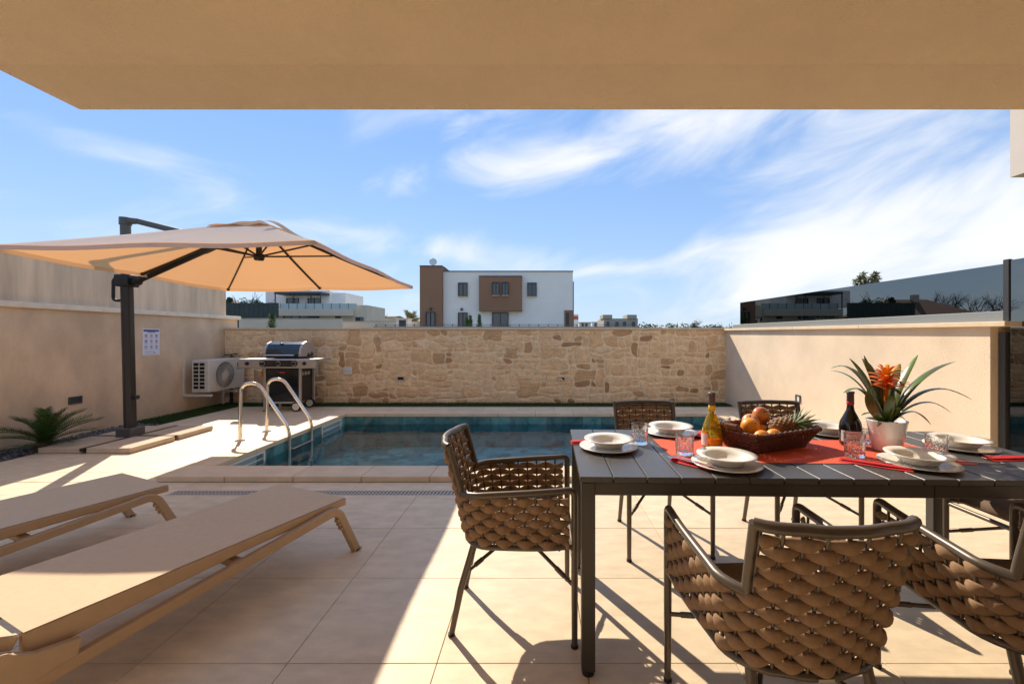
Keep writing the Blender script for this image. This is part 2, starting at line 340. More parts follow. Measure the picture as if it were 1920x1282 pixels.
def pool_mat(name, grid):
    m = bpy.data.materials.new(name); m.use_nodes = True; n, l = m.node_tree.nodes, m.node_tree.links; p = n['Principled BSDF']; p.inputs['Roughness'].default_value = .35
    g = n.new('ShaderNodeNewGeometry'); t = n.new('ShaderNodeTexNoise'); t.inputs['Scale'].default_value = 3.2; t.inputs['Detail'].default_value = 8; t.inputs['Roughness'].default_value = .62; t.inputs['Distortion'].default_value = 1.2; l.new(g.outputs['Position'], t.inputs['Vector'])
    cr = n.new('ShaderNodeValToRGB'); e = cr.color_ramp.elements; e[0].position = .28; e[0].color = (.05,.14,.18,1); e[1].position = .78; e[1].color = (.42,.44,.40,1)
    a = e.new(.42); a.color = (.10,.33,.36,1); a = e.new(.52); a.color = (.16,.50,.52,1); a = e.new(.62); a.color = (.30,.50,.48,1)
    l.new(t.outputs[0], cr.inputs[0]); src = cr.outputs[0]
    oi = n.new('ShaderNodeObjectInfo'); mr = n.new('ShaderNodeMapRange'); l.new(oi.outputs['Random'], mr.inputs[0]); mr.inputs[3].default_value = .7 if grid else .32; mr.inputs[4].default_value = 1.3 if grid else .62
    hs = n.new('ShaderNodeHueSaturation'); l.new(src, hs.inputs['Color'])
    if grid:
        mp = n.new('ShaderNodeMapping'); mp.inputs['Scale'].default_value = (1/.3,1/.3,1/.3); l.new(g.outputs['Position'], mp.inputs[0])
        wn_ = n.new('ShaderNodeTexWhiteNoise'); wn_.noise_dimensions = '3D'; fl_ = n.new('ShaderNodeVectorMath'); fl_.operation = 'FLOOR'; l.new(mp.outputs[0], fl_.inputs[0]); l.new(fl_.outputs[0], wn_.inputs[0])
        l.new(wn_.outputs[0], mr.inputs[0])
    l.new(mr.outputs[0], hs.inputs['Value']); l.new(hs.outputs[0], p.inputs['Base Color'])
    return m
M['pool_tile'] = pool_mat('pool_tile_stone', False); M['pool_shell'] = pool_mat('pool_shell_tiled', True)
# ================================================================ SETTING
XL, XR, YB = -6.20, 3.64, 8.33                        # left wall, right wall, back wall faces
PX0, PX1, PY0, PY1 = -3.20, 2.80, 4.14, 6.96          # pool water edges
WZ = -0.125
g = MB()
for x0, x1, y0, y1 in ((-900,900,8.75,1800),(-900,-6.55,-300,8.75),(4.1,900,-300,8.75),(-6.55,4.1,-300,-5)):
    g.add([(x0,y0,-.03),(x1,y0,-.03),(x1,y1,-.03),(x0,y1,-.03)], [(0,1,2,3)])
tag(g.build('ground', M['ground']), kind='structure')
# terrace: grout bed with single tiles
def slab_floor(name, x0, x1, y0, y1):
    fl_o = MB().box(x0, x1, y0, y1, -.20, -.006).build(name, M['grout']); return tag(fl_o, kind='structure')
terrace = slab_floor('terrace_floor', -5.66, 8.0, -4.0, 3.822)
tile_me = {}
def tile(parent, x0, x1, y0, y1, z=0.0):
    w, d = round(x1-x0, 3), round(y1-y0, 3)
    if (w, d) not in tile_me:
        me = MB().box(-w/2, w/2, -d/2, d/2, -.012, 0).mesh('tile', bevel=.0012); me.materials.append(M['tile']); tile_me[(w, d)] = me
    dz = rng.uniform(-.0006, .0006)
    return link('tile', tile_me[(w, d)], None, parent, ((x0+x1)/2, (y0+y1)/2, z+dz))
GX, GY, T, J = -1.015, 1.702, .6, .0035
xs = [GX+T*i for i in range(-9, 16)]; ys = [GY+T*j for j in range(-4, 5)]
DR0, DR1 = 3.50, 3.62
def tiles_in(parent, xa, xb, ya, yb, z=0.0):
    X = [xa]+[x for x in xs if xa+.02 < x < xb-.02]+[xb]; Yy = [ya]+[y for y in [GY+T*j for j in range(-5, 14)] if ya+.02 < y < yb-.02]+[yb]
    for i in range(len(X)-1):
        for j in range(len(Yy)-1): tile(parent, X[i]+J/2, X[i+1]-J/2, Yy[j]+J/2, Yy[j+1]-J/2, z)
tiles_in(terrace, -5.65, 5.0, -.7, DR0)
tiles_in(terrace, -5.65, -3.1, DR0, 3.82); tiles_in(terrace, -3.1, 3.64, DR1, 3.82); tiles_in(terrace, 3.64, 5.0, DR0, 3.82)
# left deck and right deck
deck_l = slab_floor('side_deck', -5.66, -3.47, 3.822, 8.0); tag(deck_l)
tiles_in(deck_l, -5.65, -3.475, 3.825, 7.9)
deck_r = slab_floor('side_deck', 3.07, XR, 3.822, 8.4); tiles_in(deck_r, 3.08, XR-.002, 3.825, 7.9)
tag(MB().box(-3.47, 3.07, 7.24, 8.0, -.2, -.006).build('back_deck', M['grout']), kind='structure')
# drain grate in the floor
dr = thing('drain_grate', 'long slotted metal drain grate set in the tiled floor before the pool', 'drain', (-3.1, DR0, 0))
MB().box(-3.098, 3.638, DR0+.004, DR1-.004, -.03, -.012).build('channel', M['dark_hole'], dr, world_=True)
MB().box(-3.098, 3.638, DR0+.004, DR1-.004, -.0115, .0005).build('grating', mat('grate_metal', (.62,.54,.44), .6), dr, world_=True)
gm = MB(); x = -3.085
while x < 3.60:
    for y0 in (DR0+.020, DR0+.064):
        gm.add([(x,y0,.0012),(x+.014,y0,.0012),(x+.028,y0+.036,.0012),(x+.014,y0+.036,.0012)], [(0,1,2,3)])
    x += .030
tag(gm.build('slots', M['dark_hole'], dr, world_=True), kind='stuff')

# pool shell, tiles, water
pool = tag(bpy.data.objects.new('pool', None), kind='structure'); COL.objects.link(pool); pool.location = ((PX0+PX1)/2, (PY0+PY1)/2, -.50)
sh = MB(); a, b, c, d = PX0-.012, PX1+.012, PY0-.012, PY1+.012; bz = -.50
sh.add([(a,c,bz),(b,c,bz),(b,d,bz),(a,d,bz)], [(0,1,2,3)])
for p, q in (((a,c),(b,c)),((b,c),(b,d)),((b,d),(a,d)),((a,d),(a,c))):
    sh.add([(*p,bz),(*q,bz),(*q,-.0),(*p,-.0)], [(0,1,2,3)])
sh.build('shell', M['pool_shell'], pool, world_=True)
me_pt = MB().box(-.1485,.1485,-.005,.005,-.15,.15).mesh('pool_tile', bevel=.0015); me_pt.materials.append(M['pool_tile'])
pl = pool.location
for k in range(20): link('pool_tile', me_pt, None, pool, Vector((PX0+.15+.3*k, PY1+.005, -.152))-pl)
for k in range(9):
    if k in (0, 1, 7, 8): continue
    link('pool_tile', me_pt, None, pool, Vector((PX0-.005, PY0+.20+.3*k, -.152))-pl, (0,0,R(90)))
for k in range(9): link('pool_tile', me_pt, None, pool, Vector((PX1+.005, PY0+.20+.3*k, -.152))-pl, (0,0,R(90)))
# underwater ledge along the back wall
w = MB(); nx = 2
w.add([(PX0,PY0,WZ),(PX1,PY0,WZ),(PX1,PY1,WZ),(PX0,PY1,WZ)], [(0,1,2,3)])
tag(w.build('water', M['water']), kind='structure')
# skimmer boxes in the pool's left wall
for y0, y1, lab in ((4.20, 4.92, 'white framed skimmer opening in the pool wall, nearer the camera'), (6.20, 6.80, 'white framed skimmer opening in the pool wall, at the far end')):
    s = thing('pool_skimmer', lab, 'skimmer', (PX0, (y0+y1)/2, -.15), group='skimmers in the left pool wall')
    m = MB(); f = .03
    m.box(PX0-.01,PX0+.012,y0,y1,-.03,-.004); m.box(PX0-.01,PX0+.012,y0,y1,-.17,-.145); m.box(PX0-.01,PX0+.012,y0,y0+f,-.145,-.03); m.box(PX0-.01,PX0+.012,y1-f,y1,-.145,-.03)
    m.build('frame', M['white_plastic'], s, bevel=.002, world_=True)
    MB().box(PX0-.009,PX0-.004,y0+f,y1-f,-.145,-.03).build('flap', mat('skimmer_flap', (.28,.42,.42), .3), s, world_=True)
    MB().box(PX0-.006,PX0+.006,y0+f,y1-f,-.095,-.085).build('flap_lip', M['white_plastic'], s, world_=True)
# coping slabs
cop = tag(MB().box(-3.46, 3.06, 3.83, 4.13, -.2, -.004).build('coping_bed', M['grout']), kind='structure')
def coping_slab(x0, x1, y0, y1):
    MB().box(x0+.002, x1-.002, y0+.002, y1-.002, -.002, .05+rng.uniform(-.0008,.0008)).build('coping_slab', M['coping'], cop, bevel=.006, seg=2)
def run(a, b, step):
    out = [a]
    while out[-1]+step < b-.1: out.append(out[-1]+step)
    return out+[b]
e = run(-3.47, 3.07, .618)
for i in range(len(e)-1): coping_slab(e[i], e[i+1], 3.822, PY0+.012)
for i in range(len(e)-1): coping_slab(e[i]+(.3 if i else 0), min(e[i+1]+.3, 3.07), PY1-.012, PY1+.31)
for i in range(len(e)-1): coping_slab(e[i], e[i+1], PY1+.31, PY1+.63)
e = run(PY0+.012, PY1-.012, .618)
for i in range(len(e)-1): coping_slab(-3.47, PX0+.012, e[i], e[i+1]); coping_slab(PX1-.012, 3.07, e[i], e[i+1])
for nm_, bx_ in (('bed_left', (-3.46,PX0-.013,PY0,PY1)), ('bed_right', (PX1+.013,3.06,PY0,PY1)), ('bed_back', (-3.46,3.06,PY1+.013,PY1+.62))):
    MB().box(*bx_, -.2, -.004).build('mortar_bed', M['grout'], cop)

# planting strips
tb = MB(); tb.box(XL, -5.66, 6.4, YB, -.15, -.004); tb.box(-5.66, XR, 8.0, YB, -.15, -.004)
tag(tb.build('turf_strip', M['turf_base']), kind='structure')
tv = MB(); r2 = random.Random(3)
def blades(x0, x1, y0, y1, n):
    for _ in range(n):
        px, py = r2.uniform(x0, x1), r2.uniform(y0, y1); h = r2.uniform(.02,.04); a = r2.uniform(0, 6.28); dx, dy = .004*math.cos(a), .004*math.sin(a)
        tv.add([(px-dx,py-dy,-.005),(px+dx,py+dy,-.005),(px+r2.uniform(-.012,.012),py+r2.uniform(-.012,.012),h)], [(0,1,2)])
blades(XL+.01, -5.68, 6.42, YB-.02, 9000); blades(-5.66, XR-.02, 8.01, YB-.03, 22000)
tag(tv.build('artificial_turf', M['turf']), 'short dark green artificial turf along the foot of the walls', 'turf', kind='stuff')
gb = MB().box(XL, -5.66, -1.0, 6.4, -.15, -.03).build('planting_bed', M['soil']); tag(gb, kind='structure')
pm = MB(); r3 = random.Random(5)
for _ in range(5200):
    y = r3.uniform(2.5, 6.38); x = r3.uniform(XL+.02, -5.67); s_ = r3.uniform(.009,.024); zz = -.03+r3.random()**2*.035
    fl_ = [Vector((math.cos(k*2.094+.3)*s_*r3.uniform(.8,1.3), math.sin(k*2.094+.3)*s_*r3.uniform(.8,1.3), 0)) for k in range(3)]
    up = [Vector((v.x*-.6, v.y*-.6, s_*r3.uniform(.5,.9))) for v in fl_]; a = Matrix.Rotation(r3.uniform(0,6.28),3,'Z')
    P = [a@v+Vector((x,y,zz)) for v in fl_+up]
    pm.add(P, [(3,4,5),(0,1,5),(1,2,3),(2,0,4),(5,4,0),(3,5,1),(4,3,2)])
tag(pm.build('gravel', M['pebble']), 'dark grey pebbles filling the bed along the left wall', 'gravel', kind='stuff')

# ================================================================ WALLS
# stone wall at the back
sw = thing('stone_wall', 'irregular beige rubble stone wall behind the pool with flat coping', 'wall', ((XL+XR)/2, YB, 0))
ZT = 1.445
MB().box(XL-.3, XR+.3, YB, YB+.28, -.1, ZT).build('mortar_core', M['mortar'], sw, world_=True)
e = run(XL-.02, XR+.30, 1.2)
for i in range(len(e)-1):
    MB().box(e[i]+.001, e[i+1]-.001, YB-.035, YB+.31, ZT, ZT+.038).build('coping_slab', M['coping'], sw, bevel=.004, world_=True)
NX, NZ = 70, 13; ux, uz = (XR-XL)/NX, ZT/NZ
r4 = random.Random(11)
lat = {}
for i in range(NX+1):
    for j in range(NZ+1):
        lat[i,j] = (XL+i*ux+(r4.uniform(-.33,.33)*ux if 0 < i < NX else 0), j*uz+(r4.uniform(-.33,.33)*uz if 0 < j < NZ else 0))
used = [[False]*NZ for _ in range(NX)]
sizes = [((2,2),5),((3,2),6),((2,1),2.2),((3,1),1.6),((1,2),1.6),((2,3),3),((1,1),.8),((4,2),1.6),((3,3),1.6),((1,3),.6)]
def fits(i, j, w_, h_): return i+w_ <= NX and j+h_ <= NZ and not any(used[i+a][j+b] for a in range(w_) for b in range(h_))
cells = [(i, j) for i in range(NX) for j in range(NZ)]; cells.sort(key=lambda c: (c[0]//5, r4.random()))
stones = []
for i, j in cells:
    if used[i][j]: continue
    opt = [(s_, w_) for s_, w_ in sizes if fits(i, j, *s_)]
    (w_, h_) = r4.choices([o_[0] for o_ in opt], [o_[1] for o_ in opt])[0]
    for a in range(w_):
        for b in range(h_): used[i+a][j+b] = True
    stones.append((i, j, w_, h_))
for i, j, w_, h_ in stones:
    P = [lat[i+a, j] for a in range(w_)]+[lat[i+w_, j+b] for b in range(h_)]+[lat[i+w_-a, j+h_] for a in range(w_)]+[lat[i, j+h_-b] for b in range(h_)]
    n_ = len(P); Q = []
    for k in range(n_):
        p0, p1, p2 = Vector(P[k-1]), Vector(P[k]), Vector(P[(k+1)%n_])
        d1, d2 = (p1-p0).normalized(), (p2-p1).normalized(); nn = Vector((-d1.y, d1.x))+Vector((-d2.y, d2.x)); nn = nn/max(nn.length_squared*.5, .6)
        Q.append(p1+nn*r4.uniform(.010,.019))
    C = []
    for k in range(n_):
        p, q = Q[k], Q[(k+1)%n_]; C += [p*.8+q*.2, p*.2+q*.8]
    cx = sum((p for p in C), Vector((0,0)))/len(C); m_ = len(C); proud = r4.uniform(.010,.024); tx, tz = r4.uniform(-.05,.05), r4.uniform(-.06,.06)
    V = []
    for s_, dy in ((1.0, -.004), (.975, proud*.75), (.80, proud)):
        for p in C:
            q = cx+(p-cx)*s_; V.append((q.x, YB-dy-((q.x-cx.x)*tx+(q.y-cx.y)*tz if dy > 0 else 0)-(r4.uniform(-.003,.003) if s_ < .9 else 0), q.y))
    V.append((cx.x, YB-proud-r4.uniform(0,.006), cx.y))
    fs = [(r_*m_+k, r_*m_+(k+1)%m_, (r_+1)*m_+(k+1)%m_, (r_+1)*m_+k) for r_ in range(2) for k in range(m_)]+[(2*m_+k, 2*m_+(k+1)%m_, 3*m_) for k in range(m_)]
    MB().add(V, fs, False).build('stone', M['stone'], sw, world_=True)
print('stones', len(stones))
# left wall: lower wall, ledge, streaked upper wall set back
lw = thing('boundary_wall', 'tall weathered beige rendered wall on the left with a pale ledge', 'wall', (XL, 4, 0))
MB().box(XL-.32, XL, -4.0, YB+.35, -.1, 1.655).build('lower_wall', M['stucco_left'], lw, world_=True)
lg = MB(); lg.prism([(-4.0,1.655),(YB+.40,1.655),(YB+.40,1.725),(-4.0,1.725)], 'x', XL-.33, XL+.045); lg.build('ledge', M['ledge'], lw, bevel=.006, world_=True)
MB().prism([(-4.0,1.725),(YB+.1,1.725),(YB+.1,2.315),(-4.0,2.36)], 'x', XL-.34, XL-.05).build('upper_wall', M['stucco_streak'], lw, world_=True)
MB().prism([(-4.0,2.36),(YB+.11,2.315),(YB+.11,2.345),(-4.0,2.39)], 'x', XL-.37, XL-.03).build('capping', M['coping'], lw, world_=True)
# right wall
YF = 3.43
rw = thing('boundary_wall', 'smooth sunlit beige rendered wall on the right with stone coping', 'wall', (XR, 6, 0))
MB().prism([(YF,-.1),(YB,-.1),(YB,1.425),(YF,1.39)], 'x', XR, XR+.26).build('wall', M['stucco'], rw, world_=True)
e = [YF-.16]+[y for y in run(YF+.1, YB+.0, 1.25)][1:]
for i in range(len(e)-1):
    za, zb = 1.39+.035*(e[i]-YF)/(YB-YF), 1.39+.035*(e[i+1]-YF)/(YB-YF)
    MB().prism([(e[i]+.001,za),(e[i+1]-.001,zb),(e[i+1]-.001,zb+.04),(e[i]+.001,za+.04)], 'x', XR-.055, XR+.30).build('coping_slab', M['coping'], rw, bevel=.004, world_=True)
# tinted glass screen on the right wall
gs = thing('glass_screen', 'long dark tinted glass screen in a metal rail on the right wall', 'glass screen', (XR+.1, 6, 1.43))
zc = lambda y: 1.43+.035*(y-YF)/(YB-YF)
zg = lambda y: 1.895+.049*(y-3.3)/4.58
rl = MB(); rl.prism([(YF-.06,zc(YF)+.001),(YB-.15,zc(YB)+.001),(YB-.15,zc(YB)+.075),(YF-.06,zc(YF)+.085)], 'x', XR+.075, XR+.13); rl.build('base_rail', M['glass_rail'], gs, bevel=.003, world_=True)
for y0, y1 in ((YF-.02, 6.05), (6.06, 7.93)):
    MB().prism([(y0,zc(y0)+.06),(y1,zc(y1)+.06),(y1,zg(y1)),(y0,zg(y0))], 'x', XR+.098, XR+.110).build('glass_pane', M['tint_glass'], gs, world_=True)
gp = thing('glass_door_panel', 'tall dark tinted glass panel with grey post at the right edge', 'glass panel', (XR+.1, 3.2, 0))
MB().box(XR+.068, XR+.10, 3.355, 3.40, 1.435, 1.925).build('post', mat('post_metal', (.05,.053,.053), .4, metal=.3), gp, bevel=.003, world_=True)
MB().box(XR+.058, XR+.15, 3.375, 3.425, 0, 1.345).build('side_post', M['shutter'], gp, bevel=.003, world_=True)
MB().box(XR+.078, XR+.092, 1.9, 3.354, .03, 1.915).build('glass_pane', M['tint_glass'], gp, world_=True)
MB().box(XR+.06, XR+.11, 1.9, 3.354, 0, .029).build('base_rail', M['glass_rail'], gp, world_=True)
MB().box(XR+.30, XR+.32, 1.9, 3.42, 0, 1.9).build('back_panel', M['fence_dark'], gp, world_=True)

# house: soffit over the camera, house front behind it
ZC = 2.75
ho = thing('roof_overhang', 'warm beige stucco roof overhang above the terrace', 'roof', (2, 0, ZC))
MB().box(-2.92, 8.0, -4.0, 2.25, ZC, ZC+.40).build('soffit', M['ceiling'], ho, world_=True)
MB().prism([(2.25,ZC-.0012),(2.69,ZC-.0012),(2.69,ZC+.40),(2.25,ZC+.40)], 'x', -2.92, 8.0).build('edge_strip', M['ceiling_strip'], ho, world_=True)
hw = thing('house_facade', 'beige rendered house front behind the terrace', 'wall', (2, -1.9, 0))
MB().box(-2.9, 8.0, -2.15, -1.9, 0, ZC).build('wall', M['stucco'], hw, world_=True)
MB().box(-1.6, 3.4, -1.899, -1.87, .03, 2.2).build('sliding_door', M['pane'], hw, world_=True)
nb = thing('neighbouring_house', 'pale rendered upper storey corner of the house next door, top right', 'building', (8.5, 4, 0))
p0 = at(1894, 333, 6.0)
MB().box(p0.x, 11, 1.0, 6.0, p0.z, 6.5).build('wall', mat('neighbour_render', (.60,.54,.48), .85, var=.05, vscale=1), nb, world_=True)
MB().box(p0.x+1.5, 11, 1.0, 5.0, 0, p0.z-.002).build('lower_wall', M['house_beige'], nb, world_=True)

# ---------------------------------------------------------------- fittings on the walls
def step_light_x(x, y, z, w_, h_, sgn, lab, pale_lens=False):
    s = thing('step_light', lab, 'wall light', (x, y, z), 0, 'recessed step lights in the walls')
    a, b = (0, .014) if sgn > 0 else (-.014, 0); f = .018
    m = MB(); m.box(a,b,-w_/2,w_/2,h_/2-f,h_/2); m.box(a,b,-w_/2,w_/2,-h_/2,-h_/2+f); m.box(a,b,-w_/2,-w_/2+f,-h_/2+f,h_/2-f); m.box(a,b,w_/2-f,w_/2,-h_/2+f,h_/2-f)
    m.build('frame', M['shutter'], s, bevel=.002)
    MB().box(*((.001,.004) if sgn > 0 else (-.004,-.001)), -w_/2+f, w_/2-f, -h_/2+f, h_/2-f).build('lens', M['pane'] if not pale_lens else M['white_plastic'], s)  # the flag swaps the dark pane for plain white plastic
def step_light_y(x, z, w_, h_, lab):
    s = thing('step_light', lab, 'wall light', (x, YB-.026, z), 0, 'recessed step lights in the walls')
    f = .016; m = MB(); m.box(-w_/2,w_/2,-.012,.02,h_/2-f,h_/2); m.box(-w_/2,w_/2,-.012,.02,-h_/2,-h_/2+f); m.box(-w_/2,-w_/2+f,-.012,.02,-h_/2+f,h_/2-f); m.box(w_/2-f,w_/2,-.012,.02,-h_/2+f,h_/2-f)
    m.build('frame', M['grill_silver'], s, bevel=.002)
    MB().box(-w_/2+f,w_/2-f,0,.02,-h_/2+f,h_/2-f).build('lens', M['dark_hole'], s)
step_light_x(XL, 5.65, .465, .165, .10, 1, 'black recessed step light on the left wall above the cycad')
step_light_x(XR, 5.98, .435, .11, .11, -1, 'grey recessed step light on the sunlit right wall', True)
step_light_y(at(752,709,YB).x, at(752,709,YB).z, .15, .085, 'small dark step light in the stone wall, left of centre')
step_light_y(at(1052,710,YB).x, at(1052,710,YB).z, .15, .085, 'small dark step light in the stone wall, right of centre')
jb = thing('junction_box', 'white square electrical box on the stone wall right of the grill', 'box', tuple(at(652,695,YB-.03)))
MB().box(-.085,.085,-.012,.03,-.075,.075).build('cover', M['white_plastic'], jb, bevel=.006, seg=2); MB().box(-.07,.07,-.016,-.0125,-.006,.006).build('seam', M['ac_white'], jb)
tp = thing('wall_tap', 'dark garden tap on the stone wall above the air conditioner', 'tap', tuple(at(437,668,YB-.03)))
MB().tube([(0,.03,0),(0,-.06,0),(0,-.09,-.05)], .011, 8).build('spout', M['black'], tp); MB().bar((-.13,-.04,.03),(.12,-.04,.05),.02,.018).build('handle', M['black'], tp); MB().tube([(0,-.04,0),(0,-.04,.04)], .008, 6).build('stem', M['black'], tp)
# poster
po = thing('poster', 'white pool rules notice with blue heading and nine icons on the left wall', 'sign', (XL, 6.755, 1.225))
MB().box(.001,.004,-.148,.148,-.21,.21).build('sheet', M['sheet'], po)
MB().box(.0042,.0048,-.135,.135,.165,.195).build('heading', M['ink_blue'], po); MB().box(.0042,.0048,-.07,.07,.148,.160).build('heading_line', M['ink_blue'], po)
for r_ in range(3):
    for c_ in range(3):
        cy, cz = -.09+.09*c_, .10-.088*r_; q = [M['ink_red'], M['ink_grey'], M['ink_blue']][(r_*2+c_*(r_+1)) % 3]
        m = MB(); N = 16
        V = [(.0046, cy+rr*math.cos(k*2*math.pi/N), cz+rr*math.sin(k*2*math.pi/N)) for rr in (.027,.021) for k in range(N)]
        m.add(V, [(k,(k+1)%N,N+(k+1)%N,N+k) for k in range(N)]); m.box(.0044,.0048,cy-.011,cy+.011,cz-.012,cz+.012); m.build('icon', q, po)
        MB().box(.0044,.0048,cy-.03,cy+.03,cz-.041,cz-.036).build('caption', M['ink_grey'], po)
MB().box(.0044,.0048,-.11,.03,-.158,-.152).build('caption', M['ink_grey'], po); MB().box(.0044,.0048,.04,.06,-.178,-.158).build('mark', M['ink_red'], po); MB().box(.0044,.0048,-.11,.11,-.192,-.188).build('caption', M['ink_grey'], po)
# ================================================================ BACKGROUND
def pbox(mb, px0, px1, py0, py1, y, depth, zmin=None):
    a, b = at(px0, py0, y), at(px1, py1, y); return mb.box(a.x, b.x, y, y+depth, b.z if zmin is None else zmin, a.z)
Y1 = 34.0
wh = thing('modern_house', 'white flat roofed two storey house with brown tower and brown bay beyond the wall', 'house', (at(950,610,Y1).x, Y1, 0))
pbox(MB(), 829, 1074, 509, 610, Y1, 9, -.03).build('wall', M['house_white'], wh, world_=True)
pbox(MB(), 828, 1075, 507.5, 509, Y1-.06, 9.1).build('parapet_cap', M['shutter'], wh, world_=True)
tw = pbox(MB(), 787, 828.5, 499, 610, Y1-.5, 5, -.03).build('tower', M['house_brown'], wh, world_=True)
pbox(MB(), 786.5, 829, 497.5, 499, Y1-.56, 5.1).build('tower_cap', M['shutter'], tw, world_=True)
pbox(MB(), 829, 833, 500, 509, Y1+.3, 1).build('chimney', M['house_brown'], wh, world_=True)
bay = pbox(MB(), 898, 978.5, 518, 583, Y1-.55, .549).build('bay', M['house_brown'], wh, world_=True)
pbox(MB(), 897.3, 979, 516.8, 518, Y1-.6, .6).build('bay_cap', M['shutter'], bay, world_=True)
def win(px0, px1, py0, py1, y, par, name='window', sill=True):
    o = MB(); w_ = 1.3 if y < 50 else .6; d_ = .14 if y < 50 else .2
    for q in ((px0-w_,px1+w_,py0-w_,py0),(px0-w_,px1+w_,py1,py1+w_),(px0-w_,px0,py0,py1),(px1,px1+w_,py0,py1),((px0+px1)/2-w_/3,(px0+px1)/2+w_/3,py0,py1)): pbox(o, *q, y-d_, d_-.004)
    o = o.build(name, M['shutter'], par, world_=True)
    pbox(MB(), px0, px1, py0, py1, y-.03, .025).build('pane', M['pane'], o, world_=True)
    if sill: pbox(MB(), px0-1.5, px1+1.5, py1+1.5, py1+2.4, y-.20, .195).build('sill', M['ledge'], o, world_=True)
for a in ((860,875,531,554,Y1),(990,1005,531,554,Y1)): win(*a, wh)
for a in ((924,935,530,552,Y1-.55),(942,952,530,552,Y1-.55)): win(*a, wh)
for a in ((860,875,587,612,Y1),(924,952,587,612,Y1)): win(*a, wh, 'door', False)
win(799, 814, 586, 612, Y1-.5, wh, 'door', False)
pbox(MB(), 1058, 1074.3, 581.5, 612, Y1-.05, .2).build('porch', M['house_brown'], wh, world_=True)
pbox(MB(), 1061, 1067, 586, 612, Y1-.06, .02).build('door', M['shutter'], wh, world_=True)
pbox(MB(), 1074.3, 1076, 528, 612, Y1+3, 3).build('side_bay', M['house_brown'], wh, world_=True)
for a in ((808,579,Y1-.5),(866,580,Y1)):
    q = at(*a); MB().box(q.x-.08,q.x+.08,a[2]-.16,a[2],q.z-.1,q.z+.1).build('wall_lamp', M['shutter'], wh, world_=True)
dsh = thing('satellite_dish', 'pale round satellite dish on top of the brown tower', 'satellite dish', tuple(at(812,499,Y1+.5)))
dd = MB().lathe([(.0,.0),(.12,.006),(.22,.02),(.31,.045),(.305,.05),(.2,.028),(0,.01)], 18).build('dish', M['white_plastic'], dsh); dd.rotation_euler = (R(78),0,R(10)); dd.location = (0,0,.34)
MB().tube([(0,.05,0),(0,.05,.34)], .03, 6).build('mast', M['pole_grey'], dsh)

Y2 = 85.0
ph = thing('terrace_house', 'pale two storey house with pergola and glass balcony rail on the left', 'house', (at(600,600,Y2).x, Y2, 0))
pbox(MB(), 498, 618, 545, 576, Y2+5, 9).build('upper_wall', M['house_white'], ph, world_=True)
pbox(MB(), 618, 648, 549, 576, Y2+5.5, 9).build('upper_side_wall', M['house_white'], ph, world_=True)
pbox(MB(), 515, 662, 579, 592, Y2, 12).build('balcony_slab', M['house_beige'], ph, world_=True)
pbox(MB(), 515, 688, 592, 612, Y2+1.2, 14, -.03).build('lower_wall', M['house_beige'], ph, world_=True)
pbox(MB(), 660, 688, 572, 612, Y2+.9, 10, -.03).build('end_wall', M['house_beige'], ph, world_=True)
pg = pbox(MB(), 514, 602, 547, 551, Y2+1.5, 4).build('pergola_roof', M['shutter'], ph, world_=True)
for px in (515.5, 549, 583, 601):
    a, b = at(px, 551, Y2+1.5), at(px, 580, Y2+1.5); MB().box(a.x-.08,a.x+.08,Y2+1.5,Y2+1.66,b.z,a.z).build('post', M['shutter'], pg, world_=True)
for a in ((537,559,559.5,570,Y2+5),(577,599.5,559.5,570,Y2+5)): win(*a, ph, sill=False)
for a in ((531,560,591.5,598,Y2+1.2),(562,597,593,597,Y2+1.2),(629,638,593,597,Y2+1.2),(667,680,595,602,Y2+.9)): win(*a, ph, sill=False)
px = 525
while px < 655:
    pbox(MB(), px+.4, px+15.6, 569, 579.5, Y2+.1, .06).build('balcony_pane', M['rail_glass'], ph, world_=True)
    pbox(MB(), px-.35, px+.35, 568, 579.5, Y2+.05, .1).build('balcony_post', M['pole_grey'], ph, world_=True); px += 16
for px, py, wpx in ((572,537,3.5),(612,539,3)):
    pbox(MB(), px-wpx, px+wpx, py, 546, Y2+8, 1.5).build('chimney', M['house_white'] if px > 600 else M['leaf'], ph, world_=True)

Y3 = 70.0
df = thing('boarded_fence', 'dark slate coloured solid fence above the left end of the stone wall', 'fence', (at(460,600,Y3).x, Y3, 0))
for k in range(14):
    pbox(MB(), 395+k*9, 395+k*9+8.6, 567.5+.25*(k%3), 612, Y3, .3, -.03).build('board', M['fence_dark'], df, world_=True)
# tiled-roof house further left (seen in the glass screen's reflection)
th = thing('tiled_roof_house', 'low house with red hipped tile roof mirrored in the dark glass screen', 'house', (-66, 80, 0))
hx0, hx1, hy0, hy1, hz0, hz1 = -77, -56.5, 80, 92, 5.2, 8.8
MB().box(hx0+.6,hx1-.6,hy0+.6,hy1-.6,-.03,hz0).build('wall', M['house_beige'], th, world_=True)
rf = MB().add([(hx0,hy0,hz0),(hx1,hy0,hz0),(hx1,hy1,hz0),(hx0,hy1,hz0),(hx0+6,86,hz1),(hx1-6,86,hz1)], [(0,1,5,4),(1,2,5),(2,3,4,5),(3,0,4),(3,2,1,0)]).build('roof', M['roof_red'], th, world_=True)
MB().box(-68.5,-67.5,85,86,hz1-.8,hz1+.9).build('chimney', M['house_beige'], rf, world_=True)
